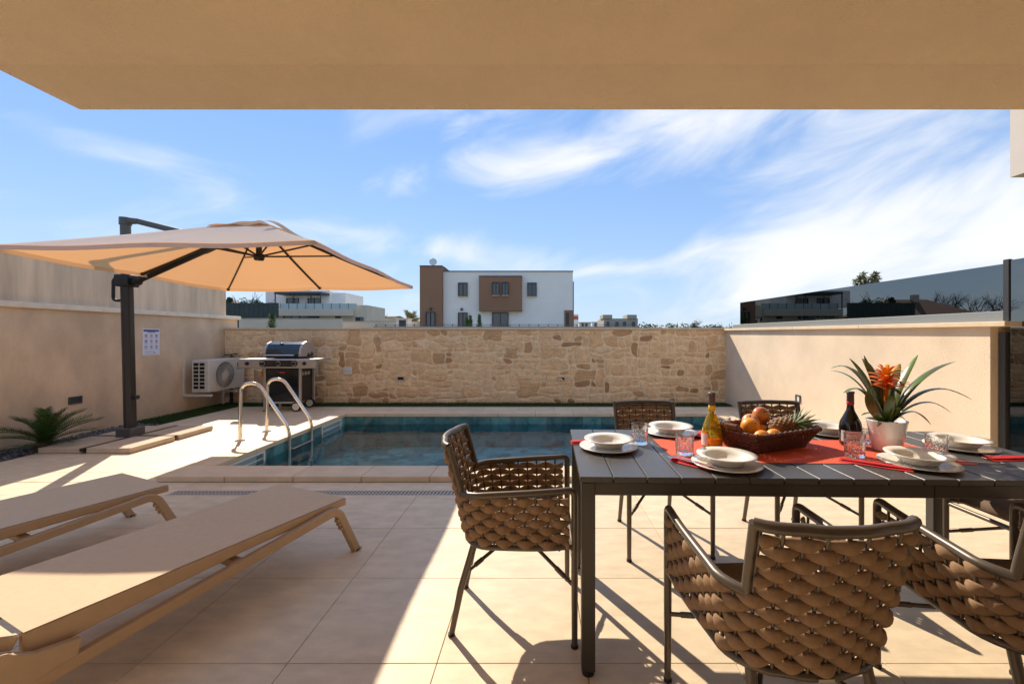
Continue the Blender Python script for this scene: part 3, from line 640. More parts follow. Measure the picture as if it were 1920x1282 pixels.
# low walls beyond the stone wall
def far_wall(px0, px1, py0, y, m_, lab, n=1, base=None):
    o = thing('garden_wall', lab, 'wall', (at((px0+px1)/2,612,y).x, y, 0))
    pbox(MB(), px0, px1, py0, 640, y, .3, -.03).build('wall', m_, o, world_=True)
    pbox(MB(), px0-1, px1+1, py0-1.2, py0, y-.05, .4).build('coping', M['concrete'], o, world_=True); return o
far_wall(448, 640, 597.5, 40, M['house_beige'], 'beige garden wall in front of the house with the pergola')
far_wall(641, 800, 603, 44, M['house_beige'], 'low beige garden wall left of the brown tower')
fw = thing('wire_fence', 'low grey wire fence on a kerb in front of the white house', 'fence', (0, 22, 0))
pbox(MB(), 700, 1190, 612, 640, 22, .2, -.03).build('kerb', M['concrete'], fw, world_=True)
for px in range(704, 1190, 18):
    a = at(px, 607.5, 22); MB().box(a.x-.02,a.x+.02,22.05,22.09,1.5,a.z).build('post', M['pole_grey'], fw, world_=True)
for py in (608.2, 610):
    a, b = at(704, py, 22), at(1186, py, 22); MB().box(a.x,b.x,22.06,22.075,a.z-.008,a.z+.008).build('wire', M['pole_grey'], fw, world_=True)
ub = thing('utility_cabin', 'small white cabin with dark opening near the palm', 'cabin', (at(755,605,42).x, 42, 0))
pbox(MB(), 743, 765, 597.5, 612, 42, 1.2, -.03).build('wall', M['house_white'], ub, world_=True); pbox(MB(), 748, 761, 600, 612, 41.97, .05).build('door', M['shutter'], ub, world_=True); pbox(MB(), 742, 766, 596.3, 597.5, 41.8, 1.6).build('roof', M['house_white'], ub, world_=True)
Y5 = 95.0
gh = thing('grey_house', 'small grey flat roofed house far off to the right of the white house', 'house', (at(1163,606,Y5).x, Y5, 0))
pbox(MB(), 1132, 1196, 597, 614, Y5, 10, -.03).build('wall', M['concrete'], gh, world_=True)
for a, b in ((1130.5,1148),(1176,1194)): pbox(MB(), a, b, 590, 597, Y5-.4, 5).build('roof_block', M['concrete'], gh, world_=True)
for px in (1140, 1157, 1171, 1188): win(px-2, px+2, 604, 612, Y5, gh, sill=False)
bb = thing('billboard', 'small red and pale billboard beside the white house', 'sign', (at(1080,600,60).x, 60, 0))
pbox(MB(), 1075, 1084.5, 589, 592, 60, .2).build('top_band', M['house_white'], bb, world_=True); pbox(MB(), 1075, 1084.5, 592.2, 599, 60, .2).build('red_panel', mat('red_panel', (.5,.12,.07), .6), bb, world_=True); pbox(MB(), 1075, 1084.5, 599.2, 608, 60, .2, -.03).build('lower_panel', M['house_white'], bb, world_=True)
for x0, x1, py, y, lab in ((1086,1108,605,120,'distant white shed nearest the billboard'),(1110,1131,604.5,130,'distant white shed beside the grey house')):
    q = thing('shed', lab, 'shed', (at((x0+x1)/2,605,y).x, y, 0)); pbox(MB(), x0, x1, py, 616, y, 6, -.03).build('wall', M['house_white'], q, world_=True)
    pbox(MB(), x0-.5, x1+.5, py-1, py, y-.3, 6.6).build('roof', M['roof_red'], q, world_=True); win(x0+5, x0+8, 607, 611, y, q, sill=False); win(x0+12, x0+15, 607, 611, y, q, sill=False)
for x0, x1, py, lab in ((688,705,588,'distant tiled house just right of the pergola house'),(722,740,591,'distant tiled house just left of the palm')):
    y = 120; q = thing('distant_house', lab, 'house', (at((x0+x1)/2,605,y).x, y, 0))
    pbox(MB(), x0, x1, py+3, 612, y, 8, -.03).build('wall', M['house_beige'], q, world_=True)
    a, b = at(x0-1, py+3, y), at(x1+1, py, y); MB().prism([(y-.5,a.z),(y+8.5,a.z),(y+4,b.z)], 'x', a.x, b.x).build('roof', M['roof_red'], q, world_=True)
# ---------------------------------------------------------------- vegetation
def leaf_cloud(mb, c, rx, ry, rz, n, s_, rg):
    for _ in range(n):
        u = Vector((rg.gauss(0,1), rg.gauss(0,1), rg.gauss(0,1))).normalized()*(rg.random()**.45)
        p = Vector(c)+Vector((u.x*rx, u.y*ry, u.z*rz)); a = Vector((rg.gauss(0,1),rg.gauss(0,1),rg.gauss(0,1))).normalized(); b = a.orthogonal().normalized()*s_*rg.uniform(.5,1); a = a*s_*rg.uniform(.8,1.5)
        mb.add([p-a-b*.2, p+b*.5, p+a, p-b*.5], [(0,1,2,3)])
def branchy(mb, p, d, ln, r, lev, rg, tips=None):
    q = p+d*ln; mb.tube([p, (p+q)/2+Vector((rg.gauss(0,.04),rg.gauss(0,.04),0))*ln, q], [r, r*.8, r*.6], 5, cap=False)
    if tips is not None and lev <= 1: tips.append(q)
    if lev > 0:
        for _ in range(3 if lev > 1 else 4):
            nd = (d+Vector((rg.gauss(0,.5), rg.gauss(0,.5), rg.gauss(.05,.3)))).normalized(); branchy(mb, p+d*ln*rg.uniform(.5,1), nd, ln*rg.uniform(.55,.8), r*.55, lev-1, rg, tips)
def leafy_tree(px, pyt, y, wpx, lab, m_, seed, nm='tree', leaf=None, n=900, cat='tree', grp=None, zbase=0):
    rg = random.Random(seed); top = at(px, pyt, y); h = top.z-zbase; rad = wpx/2/F*y
    o = thing(nm, lab, cat, (top.x, y, zbase), group=grp)
    tr, tips = MB(), []
    branchy(tr, Vector((0,0,0)), Vector((rg.gauss(0,.04),0,1)).normalized(), h*.5, max(.03,h*.022), 3, rg, tips); tr.build('trunk', M['trunk'], o)
    cr = MB(); ch = min(h*.48, rad*1.1)
    for _ in range(9): leaf_cloud(cr, (rg.uniform(-.55,.55)*rad, rg.uniform(-.5,.5)*rad, h-ch*rg.uniform(.45,1.35)), rad*.48, rad*.45, ch*.40, n//9, leaf or y*.0022, rg)
    cr.build('crown', m_, o); return o
def bare_tree(px, pyt, y, lab, seed, grp=None):
    rg = random.Random(seed); top = at(px, pyt, y); o = thing('bare_tree', lab, 'tree', (top.x, y, 0), group=grp)
    m = MB(); h = top.z; m.tube([(0,0,0),(0,0,h*.35)], [h*.02,h*.015], 6); m.build('trunk', M['trunk'], o)
    c = MB()
    for _ in range(6): branchy(c, Vector((0,0,h*rg.uniform(.25,.36))), Vector((rg.gauss(0,.45),rg.gauss(0,.45),1)).normalized(), h*.32, h*.009, 3, rg)
    c.build('crown', M['trunk'], o)
leafy_tree(472, 553, 76, 50, 'dense green bush showing above the dark slate fence', M['leaf'], 21, n=1400)
leafy_tree(430, 556, 78, 14, 'narrow dark tree at the corner of the left wall', M['leaf'], 22, n=500)
bare_tree(560, 531, 98, 'leafless tree behind the pergola house, left one', 31, None); bare_tree(600, 531, 100, 'leafless tree behind the pergola house, right one', 32)
bare_tree(720, 583, 118, 'low leafless tree between the far tiled houses', 33); bare_tree(700, 586, 121, 'low leafless tree right of the pergola house', 34)
for i, (px, y) in enumerate(((300,96),(255,100),(330,104),(215,92))):
    bare_tree(px, 545, y, ['leafless tree left of the tiled house, mirrored in the glass','leafless tree in the glass reflection, second from the tiled house','leafless tree behind the tiled house roof','outermost leafless tree mirrored in the glass'][i], 40+i)
# small conifer just behind the stone wall
cf = thing('small_conifer', 'small green conifer just behind the stone wall above the grill', 'shrub', (at(510,612,12).x, 12, 0)); rg = random.Random(9)
MB().tube([(0,0,0),(0,0,1.75)], [.03,.01], 6).build('trunk', M['trunk'], cf); c = MB()
for _ in range(1500):
    t = rg.random(); z = .3+t*1.62; rr = (.30*(1-t)**.7+.02)*rg.uniform(.4,1); a = rg.uniform(0,6.28); p = Vector((rr*math.cos(a), rr*math.sin(a), z)); d = Vector((math.cos(a), math.sin(a), .9))*.07; s_ = Vector((-math.sin(a), math.cos(a), 0))*.012
    c.add([p-s_, p+s_, p+d], [(0,1,2)])
c.build('crown', mat('conifer_leaf', (.05,.12,.03), .7, var=.4, vscale=6), cf)
for px, h, lab in ((875,597,'dark pointed shrub at the foot of the white house, left of the pair'),(899,592,'taller dark pointed shrub at the foot of the white house'),(882,594,'slim dark shrub between the two pointed shrubs')):
    y = 24; t = at(px, h, y); o = thing('pointed_shrub', lab, 'shrub', (t.x, y, 0)); MB().tube([(0,0,0),(0,0,t.z-.2)], .03, 5).build('stem', M['trunk'], o); c = MB()
    for _ in range(500):
        q = rg.random(); z = .6+q*(t.z-.6); rr = .3*(1-q)**.8*rg.uniform(.3,1)+.02; a = rg.uniform(0,6.28); p = Vector((rr*math.cos(a), rr*math.sin(a), z)); s_ = Vector((-math.sin(a), math.cos(a), 0))*.03
        c.add([p-s_, p+s_, p+Vector((math.cos(a)*.08, math.sin(a)*.08, .16))], [(0,1,2)])
    c.build('crown', M['cycad'], o)
# palm left of the tower
pt = at(770, 571, 46); pa = thing('palm_tree', 'yellowish palm left of the brown tower', 'tree', (pt.x, 46, 0)); rg = random.Random(17)
MB().tube([(0,0,0),(0,0,2.6)], [.28,.2], 8).build('trunk', M['trunk'], pa); c = MB()
for k in range(46):
    a = k*2.4; el_ = rg.uniform(.1,1.35); L = rg.uniform(1.5,2.0); P = []
    for i in range(8):
        t = i/7; r_ = L*math.cos(el_)*t; P.append(Vector((r_*math.cos(a), r_*math.sin(a), 2.6+L*math.sin(el_)*t-.8*t*t*math.cos(el_))))
    for i in range(1, 8):
        d = (P[i]-P[i-1]).normalized(); s_ = d.cross(Vector((0,0,1))).normalized()
        for sg in (-1, 1):
            c.add([P[i-1], P[i], P[i]+s_*sg*.30+d*.22-Vector((0,0,.08))], [(0,1,2)])
c.build('crown', M['leaf_palm'], pa)
# tree behind the glass screen on the right
yt = thing('yellow_green_tree', 'sparse yellow green tree top above the dark glass screen', 'tree', (at(1622,520,16).x, 16, 0)); rg = random.Random(23)
tr, tips = MB(), []; tp_ = at(1622,512,16).z
tr.tube([(0,0,0),(0,0,2.0)], [.09,.06], 6)
cr = MB()
for dx, zt in ((-.36,-.3),(-.2,-.12),(-.05,-.02),(.12,-.22),(.3,-.08),(.42,0.0),(.5,-.25),(.0,-.4)):
    tr.tube([(0,0,2.0),(dx*.6,0,tp_*.8),(dx,0,tp_+zt)], [.05,.03,.012], 5)
    for z in (0,.13,.26): leaf_cloud(cr, (dx*(1-z*.3),0,tp_+zt-z), .11,.11,.10, 36, .065, rg)
tr.build('trunk', M['trunk'], yt); cr.build('crown', M['leaf_yellow'], yt)
leafy_tree(1302, 600, 150, 26, 'distant rounded tree above the right end of the stone wall', M['leaf'], 51, n=500)
bare_tree(1345, 605, 150, 'distant leafless tree by the corner of the right wall', 52)
rg = random.Random(61); sc = MB()
for _ in range(900):
    px = rg.uniform(640, 1420); y = rg.uniform(150, 320); leaf_cloud(sc, (at(px,612,y).x, y, rg.uniform(.5,1)*5.2), 3, 3, 2.0, 14, .8, rg)
tag(sc.build('distant_scrub', M['leaf']), 'low band of far scrub along the horizon', 'scrub', kind='stuff')
# ================================================================ UMBRELLA
um = thing('cantilever_umbrella', 'large square orange and cream cantilever parasol on a black pole', 'umbrella', (-5.18, 5.36, 0))
UC = Vector((-3.45, 5.20, 0)); HW = 1.45; ZE, ZP = 2.09, 2.73
zedge = lambda u, v: ZE+.02+.02*u-.03*v
def cz(u, v):
    m_ = max(abs(u), abs(v)); e_ = zedge(u/m_, v/m_) if m_ > 1e-6 else ZE
    return e_+(ZP-e_)*(1-m_)-.035*math.sin(math.pi*min(1, m_))*(1-abs(abs(u)-abs(v))/max(m_,1e-6))*0-.02*math.sin(math.pi*m_)
cpy = MB()
for q in range(4):
    def fn(s_, t, q=q):
        m_ = .17+(1-.17)*t; k = -1+2*s_; u, v = [(k*m_, -m_), (m_, k*m_), (-k*m_, m_), (-m_, -k*m_)][q]
        sag = .03*t*math.sin(2*math.pi*s_)**2
        return (UC.x+u*HW, UC.y+v*HW, cz(u, v)-sag*.6)
    cpy.grid(fn, 16, 10)
can = cpy.build('canopy', M['canopy'], um, world_=True, weld=True)
hem = MB()
for q in range(4):
    def fn(s_, t, q=q):
        k = -1+2*s_; u, v = [(k, -1), (1, k), (-k, 1), (-1, -k)][q]
        sag = .03*math.sin(2*math.pi*s_)**2*.6
        return (UC.x+u*(HW+.001), UC.y+v*(HW+.001), cz(u, v)-sag+.004-.045*t)
    hem.grid(fn, 16, 1)
hem.build('hem', M['canopy'], can, world_=True, weld=True)
vent = MB()
def vf(s_, t):
    u, v = -1+2*s_, -1+2*t; m_ = max(abs(u), abs(v)); e_ = 1-m_
    return (UC.x+u*.36, UC.y+v*.36, 2.588+.150*e_+.007*math.sin(9*u+4*v)+.007*math.sin(7*v-5*u)*m_)
vent.grid(vf, 22, 22); vent.build('vent_cap', fabric('vent_fabric', (.50,.38,.28), (.7,.33,.12), .35), can, world_=True)
# rolled strap hanging over the right of the canopy top
MB().grid(lambda s_, t: (UC.x+.38+.62*s_, UC.y-.5+.10*t-.1*s_, 2.595-.29*s_+.030*math.sin(7*s_)*(1-s_)+.03*t), 10, 2).build('tie_flap', fabric('flap_fabric', (.45,.36,.29), (.5,.3,.15), .2), can, world_=True)
HUB = Vector((UC.x, UC.y, 2.29))
MB().tube([(UC.x,UC.y,2.25),(UC.x,UC.y,2.72)], [.035,.03], 10).build('hub_post', M['pole'], um, world_=True)
MB().lathe([(.0,-.05),(.05,-.045),(.062,-.01),(.055,.03),(0,.035)], 14, tuple(HUB)).build('hub', M['pole'], um, world_=True)
for k in range(8):
    u, v = [(1,1),(1,0),(1,-1),(0,-1),(-1,-1),(-1,0),(-1,1),(0,1)][k]
    P = [(UC.x+u*t*HW, UC.y+v*t*HW, cz(u*t, v*t)-.022) for t in (.03,.25,.5,.75,.985)]
    rb = MB(); rb.tube(P, .012, 6, flat=1.5); rb = rb.build('rib', M['pole'], um, world_=True)
    t = .42; MB().tube([tuple(HUB), (UC.x+u*t*HW, UC.y+v*t*HW, cz(u*t, v*t)-.035)], .011, 6).build('strut', M['pole'], rb, world_=True)
    MB().ball(P[-1], .022).build('tip_cap', M['black'], rb, world_=True)
B0, TOP = Vector((-5.18,5.36,0)), Vector((-5.245,5.36,2.74))
MB().tube([B0+Vector((0,0,.05)), B0.lerp(TOP, .73)], .066, 6, smooth=False).build('lower_pole', M['pole'], um, bevel=.008, seg=2, world_=True)
MB().tube([B0.lerp(TOP, .73), TOP], .054, 12).build('upper_pole', M['pole_grey'], um, world_=True)
cp = MB().tube([TOP-Vector((0,0,.02)), TOP+Vector((0,0,.07))], .064, 12); cp.tube([TOP+Vector((0,0,.035)), TOP+Vector((.19,-.02,.02))], [.05,.035], 8); cp.build('pole_cap', M['pole_grey'], um, world_=True)
J0 = Vector((UC.x-.50, UC.y+.02, 2.48))
MB().tube([TOP+Vector((.16,-.02,.025)), J0], [.028,.028], 8, flat=1.3).build('link_arm', M['pole_grey'], um, world_=True)
C0 = B0.lerp(TOP, .735)
cl = MB().box(C0.x-.085,C0.x+.085,C0.y-.085,C0.y+.085,C0.z-.075,C0.z+.075); cl.tube([C0+Vector((.08,0,-.01)), C0+Vector((.17,-.02,-.01))], .05, 10); clo = cl.build('collar', M['black'], um, bevel=.012, seg=2, world_=True)
MB().tube(round_path([C0+Vector((-.07,-.02,.05)), C0+Vector((-.15,-.02,.02)), C0+Vector((-.15,-.02,-.25)), C0+Vector((-.05,-.02,-.25))], .07), .018, 6).build('handle', M['black'], clo, world_=True)
MB().tube([C0+Vector((.12,-.02,-.01)), Vector((UC.x-.62, UC.y+.02, 2.40))], .036, 8, flat=1.3).build('support_arm', M['pole'], um, world_=True)
MB().tube([Vector((UC.x-.68,UC.y+.02,2.37)), Vector((UC.x-.44,UC.y+.01,2.475))], .048, 8).build('arm_joint', M['pole'], um, world_=True)
MB().tube([Vector((UC.x-.46,UC.y+.01,2.46)), Vector((UC.x,UC.y,2.68))], .03, 8).build('inner_arm', M['pole'], um, world_=True)
kn = B0+Vector((.0,0,.55)); MB().tube([kn+Vector((.05,-.02,0)), kn+Vector((.12,-.03,0))], [.02,.028], 10).build('clamp_knob', M['black'], um, world_=True)
MB().box(-5.28,-5.08,5.26,5.46,.045,.17).build('foot_socket', M['pole_grey'], um, bevel=.01, world_=True)
ub_ = MB()
for a, b in (((-5.6,5.36),(-4.62,5.36)),((-5.12,4.73),(-5.12,5.97))): ub_.bar((a[0],a[1],.045),(b[0],b[1],.045),.045,.035)
ub_.build('base_cross', M['pole'], um, world_=True)
for x0, x1, y0, y1 in ((-5.63,-5.15,4.75,5.33),(-5.09,-4.59,4.75,5.33),(-5.63,-5.15,5.39,5.95),(-5.09,-4.59,5.39,5.95)):
    MB().box(x0,x1,y0,y1,.003,.062).build('base_slab', M['slab'], um, bevel=.008, seg=2, world_=True)
# ================================================================ CYCAD
cy = thing('cycad', 'dark green cycad palm in the pebble bed under the step light', 'plant', (-5.82, 4.98, -.02)); rg = random.Random(4)
MB().tube([(0,0,-.02),(0,0,.06),(0,0,.12)], [.09,.10,.05], 10).build('trunk', M['trunk'], cy)
fr_l = [(-.12,-.42,.22),(-.16,.25,.38),(-.08,.05,.45),(-.15,-.18,.40),(.02,.0,.46),(.12,.1,.44),(.2,-.12,.43),(.30,.05,.42),(.40,-.1,.40),(.56,.0,.36),(.55,.06,.23),(.42,-.25,.26),(-.18,-.55,.06),(.15,-.40,.24),(.0,-.45,.30),(.34,.3,.30),(.1,.42,.32),(-.1,.40,.28),(.25,-.35,.12),(.0,-.28,.40),(.48,-.12,.12),(.22,.22,.42),(-.2,-.3,.30),(-.22,.05,.30)]
for fx, fy, fz in fr_l:
    L = Vector((fx, fy, fz)).length; c = MB(); P = []
    for i in range(11):
        t = i/10; P.append(Vector((fx*(.62*t*(1-t)+t*t), fy*(.62*t*(1-t)+t*t), .06*(1-t)**2+2*t*(1-t)*(fz*.72+.05)+fz*t*t)))
    c.tube(P, [.008-.005*i/10 for i in range(11)], 5, cap=False)
    Q = smooth_path(P, 3)
    for i in range(3, len(Q)):
        d = (Q[min(i+1,len(Q)-1)]-Q[i-1]).normalized(); s_ = d.cross(Vector((0,0,1))); s_ = s_.normalized() if s_.length > .05 else Vector((1,0,0)); u = s_.cross(d); ll = .13*math.sin(math.pi*min(1,(i+4)/(len(Q)+8)))**.6
        for sg in (-1, 1):
            tip = Q[i]+s_*sg*ll*.75+d*ll*.7+u*(.25*ll+rg.uniform(-.012,.012)); md = Q[i].lerp(tip,.55)
            c.add([Q[i]-d*.004, Q[i]+d*.004, md+d*.0045, tip, md-d*.0045], [(0,1,2,3,4)])
    c.build('frond', M['cycad'], cy)
# ================================================================ AIR CONDITIONER
ac = thing('air_conditioner', 'white outdoor air conditioner unit on brackets on the left wall', 'air conditioner', (-5.9, 7.3, .34))
ax0, ax1, ay0, ay1, az0, az1 = -6.02, -5.72, 7.32, 8.20, .345, .905
body = MB().box(ax0,ax1,ay0,ay1,az0,az1).build('casing', M['ac_white'], ac, bevel=.014, seg=2, world_=True)
MB().box(ax0+.03,ax1-.06,ay0-.003,ay0+.004,az0+.05,az1-.05).build('side_opening', M['dark_hole'], body, world_=True)
for k in range(8):
    z = az0+.055+k*.066; MB().box(ax0+.028,ax1-.058,ay0-.010,ay0-.0035,z-.006,z+.008).build('louvre', M['ac_white'], body, world_=True)
for x_ in (ax0+.03,(ax0+ax1)/2-.015,ax1-.06): MB().box(x_-.006,x_+.006,ay0-.012,ay0-.0045,az0+.05,az1-.05).build('louvre_bar', M['ac_white'], body, world_=True)
fc = Vector((ax1, ay0+.36, (az0+az1)/2)); N = 28
m = MB().add([(ax1+.002, fc.y+.235*math.cos(2*math.pi*k/N), fc.z+.235*math.sin(2*math.pi*k/N)) for k in range(N)], [tuple(range(N))]); m.build('fan_opening', M['shutter'], body, world_=True)
gr = MB(); gr.tube([(ax1+.012, fc.y+.24*math.cos(2*math.pi*k/N), fc.z+.24*math.sin(2*math.pi*k/N)) for k in range(N+1)], .008, 5)
for k in range(40):
    a = 2*math.pi*k/40; b = a+.5; gr.tube([(ax1+.016, fc.y+.05*math.cos(a), fc.z+.05*math.sin(a)), (ax1+.022, fc.y+.15*math.cos(a+.22), fc.z+.15*math.sin(a+.22)), (ax1+.012, fc.y+.238*math.cos(b), fc.z+.238*math.sin(b))], .0048, 4, cap=False)
gr.build('fan_guard', M['ac_white'], body, world_=True)
MB().tube([(ax1+.004,fc.y,fc.z),(ax1+.024,fc.y,fc.z)], .055, 16).build('guard_hub', M['ac_white'], body, world_=True)
fb = MB()
for k in range(3):
    a0 = k*2.094; fb.add([(ax1+.003, fc.y+r_*math.cos(a0+t), fc.z+r_*math.sin(a0+t)) for r_, t in ((.04,0),(.21,.1),(.22,.75),(.05,.8))], [(0,1,2,3)])
fb.build('fan_blades', M['pole_grey'], body, world_=True)
pn = MB().box(ax1-.002,ax1+.006,ay1-.24,ay1-.01,az0+.02,az1-.03).build('service_panel', M['ac_white'], body, bevel=.003, world_=True)
lz, ly = az1-.115, ay1-.16
m = MB(); m.tube([(ax1+.0075, ly+.036*math.cos(t), lz+.042*math.sin(t)) for t in [.5+k*.26 for k in range(21)]], .008, 5); m.box(ax1+.0065,ax1+.0095,ly,ly+.036,lz-.008,lz+.008); m.build('badge', M['black'], pn, world_=True)
def text_part(txt, size, m_, parent, loc, rot, name='lettering', depth=.0006):
    cu = bpy.data.curves.new(name, 'FONT'); cu.body = txt; cu.size = size; cu.align_x = 'CENTER'; cu.align_y = 'CENTER'; cu.extrude = depth; cu.resolution_u = 2
    t = bpy.data.objects.new(name, cu); COL.objects.link(t); bpy.context.view_layer.update()
    me = bpy.data.meshes.new_from_object(t.evaluated_get(bpy.context.evaluated_depsgraph_get())); bpy.data.objects.remove(t)
    me.materials.clear(); return link(name, me, m_, parent, loc, rot)
text_part('GREE', .055, M['shutter'], pn, Vector((ax1+.0075, ly, lz-.075))-ac.location, (R(90),0,R(90)))
for y_ in (7.36, 7.98):
    bk = MB().box(XL+.001,XL+.03,y_-.018,y_+.018,.27,.90); bk.box(XL+.03,-5.70,y_-.018,y_+.018,.27,.31); bk.build('bracket', M['ac_white'], ac, bevel=.003, world_=True)
MB().tube(smooth_path([(-5.95,8.0,.36),(-5.95,7.95,.22),(-5.98,8.0,.05)]), .022, 7).build('hose', M['white_plastic'], ac, world_=True)
MB().tube(smooth_path([(-5.9,8.1,.36),(-5.86,8.05,.2),(-5.9,8.1,.03)]), .03, 7).build('pipe', M['rubber'], ac, world_=True)
MB().tube(smooth_path([(-5.75,8.1,.36),(-5.72,8.1,.2),(-5.8,8.16,.04)]), .016, 7).build('pipe', M['pole_grey'], ac, world_=True)
# ================================================================ GRILL
GX0, GX1, GY0, GY1 = -4.86, -4.20, 7.44, 7.92
gl = thing('gas_grill', 'black and silver gas barbecue with rounded lid on a wheeled cart', 'barbecue', ((GX0+GX1)/2, (GY0+GY1)/2, 0))
cab = MB().box(GX0+.05,GX1-.045,GY0+.02,GY1-.02,.17,.755).build('cabinet', M['charcoal_matt'], gl, bevel=.005, world_=True)
MB().box(GX0+.055,GX1-.05,GY0+.004,GY0+.0195,.19,.74).build('door', M['charcoal'], gl, bevel=.004, world_=True)
bd = MB().box((GX0+GX1)/2-.045,(GX0+GX1)/2+.045,GY0-.001,GY0+.0035,.665,.695).build('badge', M['ink_red'], gl, world_=True)
for k in range(3): MB().box(GX1-.044,GX1-.040,GY0+.09+k*.10,GY0+.16+k*.10,.62,.68).build('side_lettering', M['grill_silver'], gl, world_=True)
for x_, y_ in ((GX0,GY0),(GX1-.04,GY0),(GX0,GY1-.04),(GX1-.04,GY1-.04)):
    MB().box(x_,x_+.038,y_,y_+.038,.035 if x_ > GX0+.1 else .012,.755).build('leg', M['grill_silver'], gl, bevel=.003, world_=True)
MB().box(GX0+.04,GX1-.05,GY0+.005,GY0+.035,.135,.168).build('bottom_rail', M['grill_silver'], gl, bevel=.003, world_=True)
for y_ in (GY0+.01, GY1-.03):
    wv = MB().tube([(GX1-.07,y_-.045,.085),(GX1-.07,y_+.0,.085)], .085, 22, smooth=False).build('wheel', M['rubber'], gl, bevel=.006, world_=True)
    MB().tube([(GX1-.07,y_-.05,.085),(GX1-.07,y_-.0455,.085)], .062, 22, smooth=False).build('rim', M['white_plastic'], wv, world_=True)
for x_ in (GX0+.019,): MB().box(GX0-.008,GX0+.045,GY0-.008,GY0+.045,.0,.0118).build('foot', M['rubber'], gl, world_=True)
pz0, pz1 = .765, .925; PXA, PXB = -5.23, -3.90
cpn = MB().prism([(GY0-.10,pz0),(GY0-.075,pz0-.006),(GY0-.02,pz0-.006),(GY0-.02,pz1),(GY0-.085,pz1),(GY0-.105,pz1-.02)], 'x', PXA, PXB).build('control_panel', M['grill_silver'], gl, bevel=.008, seg=2, world_=True)
MB().box(PXA,GX0-.002,GY0-.0195,GY1,pz1-.045,pz1-.004).build('side_shelf', M['grill_silver'], gl, bevel=.008, world_=True); MB().box(GX1+.002,PXB,GY0-.0195,GY1,pz1-.045,pz1-.004).build('side_shelf', M['grill_silver'], gl, bevel=.008, world_=True)
MB().box(GX0-.001,GX1+.001,GY0-.0195,GY1,.757,pz1-.008).build('firebox', M['charcoal_matt'], gl, world_=True)
bz = (pz0+pz1)/2
kp = MB(); pts_ = []
for sx_, ex in ((-1, GX0+.05), (1, GX1-.05)):
    for k in range(9): t = -math.pi/2+math.pi*k/8; pts_.append((ex+sx_*.05*math.cos(t)*1, bz+.055*math.sin(t)*(1 if sx_ > 0 else -1)))
kp.prism(pts_, 'y', GY0-.112, GY0-.104); kp.build('knob_panel', M['charcoal'], cpn, world_=True)
for x_, r_ in ((GX0+.06,.044),((GX0+GX1)/2,.044),(GX1-.06,.044),(PXA+.16,.03),(PXB-.18,.03)):
    kb = MB().tube([(x_,GY0-.105,bz),(x_,GY0-.118,bz)], r_, 18, smooth=False).build('knob_bezel', M['steel_brushed'] if r_ > .04 else M['black'], cpn, world_=True)
    MB().tube([(x_,GY0-.118,bz),(x_,GY0-.15,bz)], [r_*.72,r_*.6], 14, smooth=False).build('knob', M['black'], cpn, bevel=.003, world_=True)
lid = [(GY0-.01,.93),(GY0-.015,1.0),(GY0+.01,1.09),(GY0+.08,1.175),(GY0+.19,1.215),(GY0+.30,1.21),(GY0+.40,1.15),(GY1-.01,1.06),(GY1-.01,.93)]
ld = MB().prism(lid, 'x', GX0+.045, GX1-.035).build('lid', M['charcoal'], gl, bevel=.006, world_=True)
lid2 = [(GY0-.02,.96)]+[(y_-.006 if i < 4 else y_, z_+.010) for i, (y_, z_) in enumerate(lid[1:-1])]+[(GY1-.005,1.0),(GY0+.40,1.0),(GY0+.34,1.04),(GY0+.30,.985),(GY0+.24,1.03),(GY0+.18,.955)]
for x0, x1 in ((GX0+.004,GX0+.044),(GX1-.034,GX1+.006)): MB().prism(lid2, 'x', x0, x1).build('lid_end', M['grill_silver'], ld, bevel=.005, world_=True)
MB().tube([(GX0+.07,GY0-.055,.985),(GX1-.09,GY0-.055,.985)], .013, 8).build('lid_handle', M['steel'], ld, world_=True)
for x_ in (GX0+.08,GX1-.10): MB().tube([(x_,GY0-.055,.985),(x_,GY0,.99)], .009, 6).build('handle_mount', M['steel'], ld, world_=True)
MB().lathe([(0,0),(.035,.0),(.035,.012),(0,.014)], 16, ((GX0+GX1)/2-.06, GY0+.085, 1.185)).build('gauge', M['steel_brushed'], ld, world_=True)
hs = thing('gas_hose', 'orange gas hose hanging left of the grill cabinet', 'hose', (GX0-.12, GY0+.15, .7))
MB().tube(smooth_path([(-.03,.1,.05),(-.05,.08,-.06),(.02,.06,-.17),(.12,.05,-.20)]), .012, 7).build('hose_line', M['copper'], hs); MB().tube([(.12,.05,-.20),(.16,.05,-.21)], .016, 7).build('fitting', M['black'], hs)
# ================================================================ POOL LADDER
la = thing('pool_ladder', 'polished stainless steel pool ladder with two hooped handrails', 'pool ladder', (-3.7, 5.4, 0))
for y_ in (5.34, 5.86):
    P = round_path([(-3.78,y_,.0),(-3.77,y_,.71),(-3.56,y_,.735),(-3.165,y_,.16),(-3.155,y_,-.48)], [.16,.15,.10], 9)
    MB().tube(P, .0215, 14).build('handrail', M['steel'], la, world_=True)
    MB().lathe([(.0235,.0),(.055,.001),(.058,.006),(.03,.016),(.0235,.018)], 20, (-3.78,y_,.0)).build('flange', M['steel'], la, world_=True)
for z_ in (-.10,-.34): MB().box(-3.195,-3.115,5.362,5.838,z_-.018,z_).build('step', M['steel_brushed'], la, bevel=.005, world_=True)
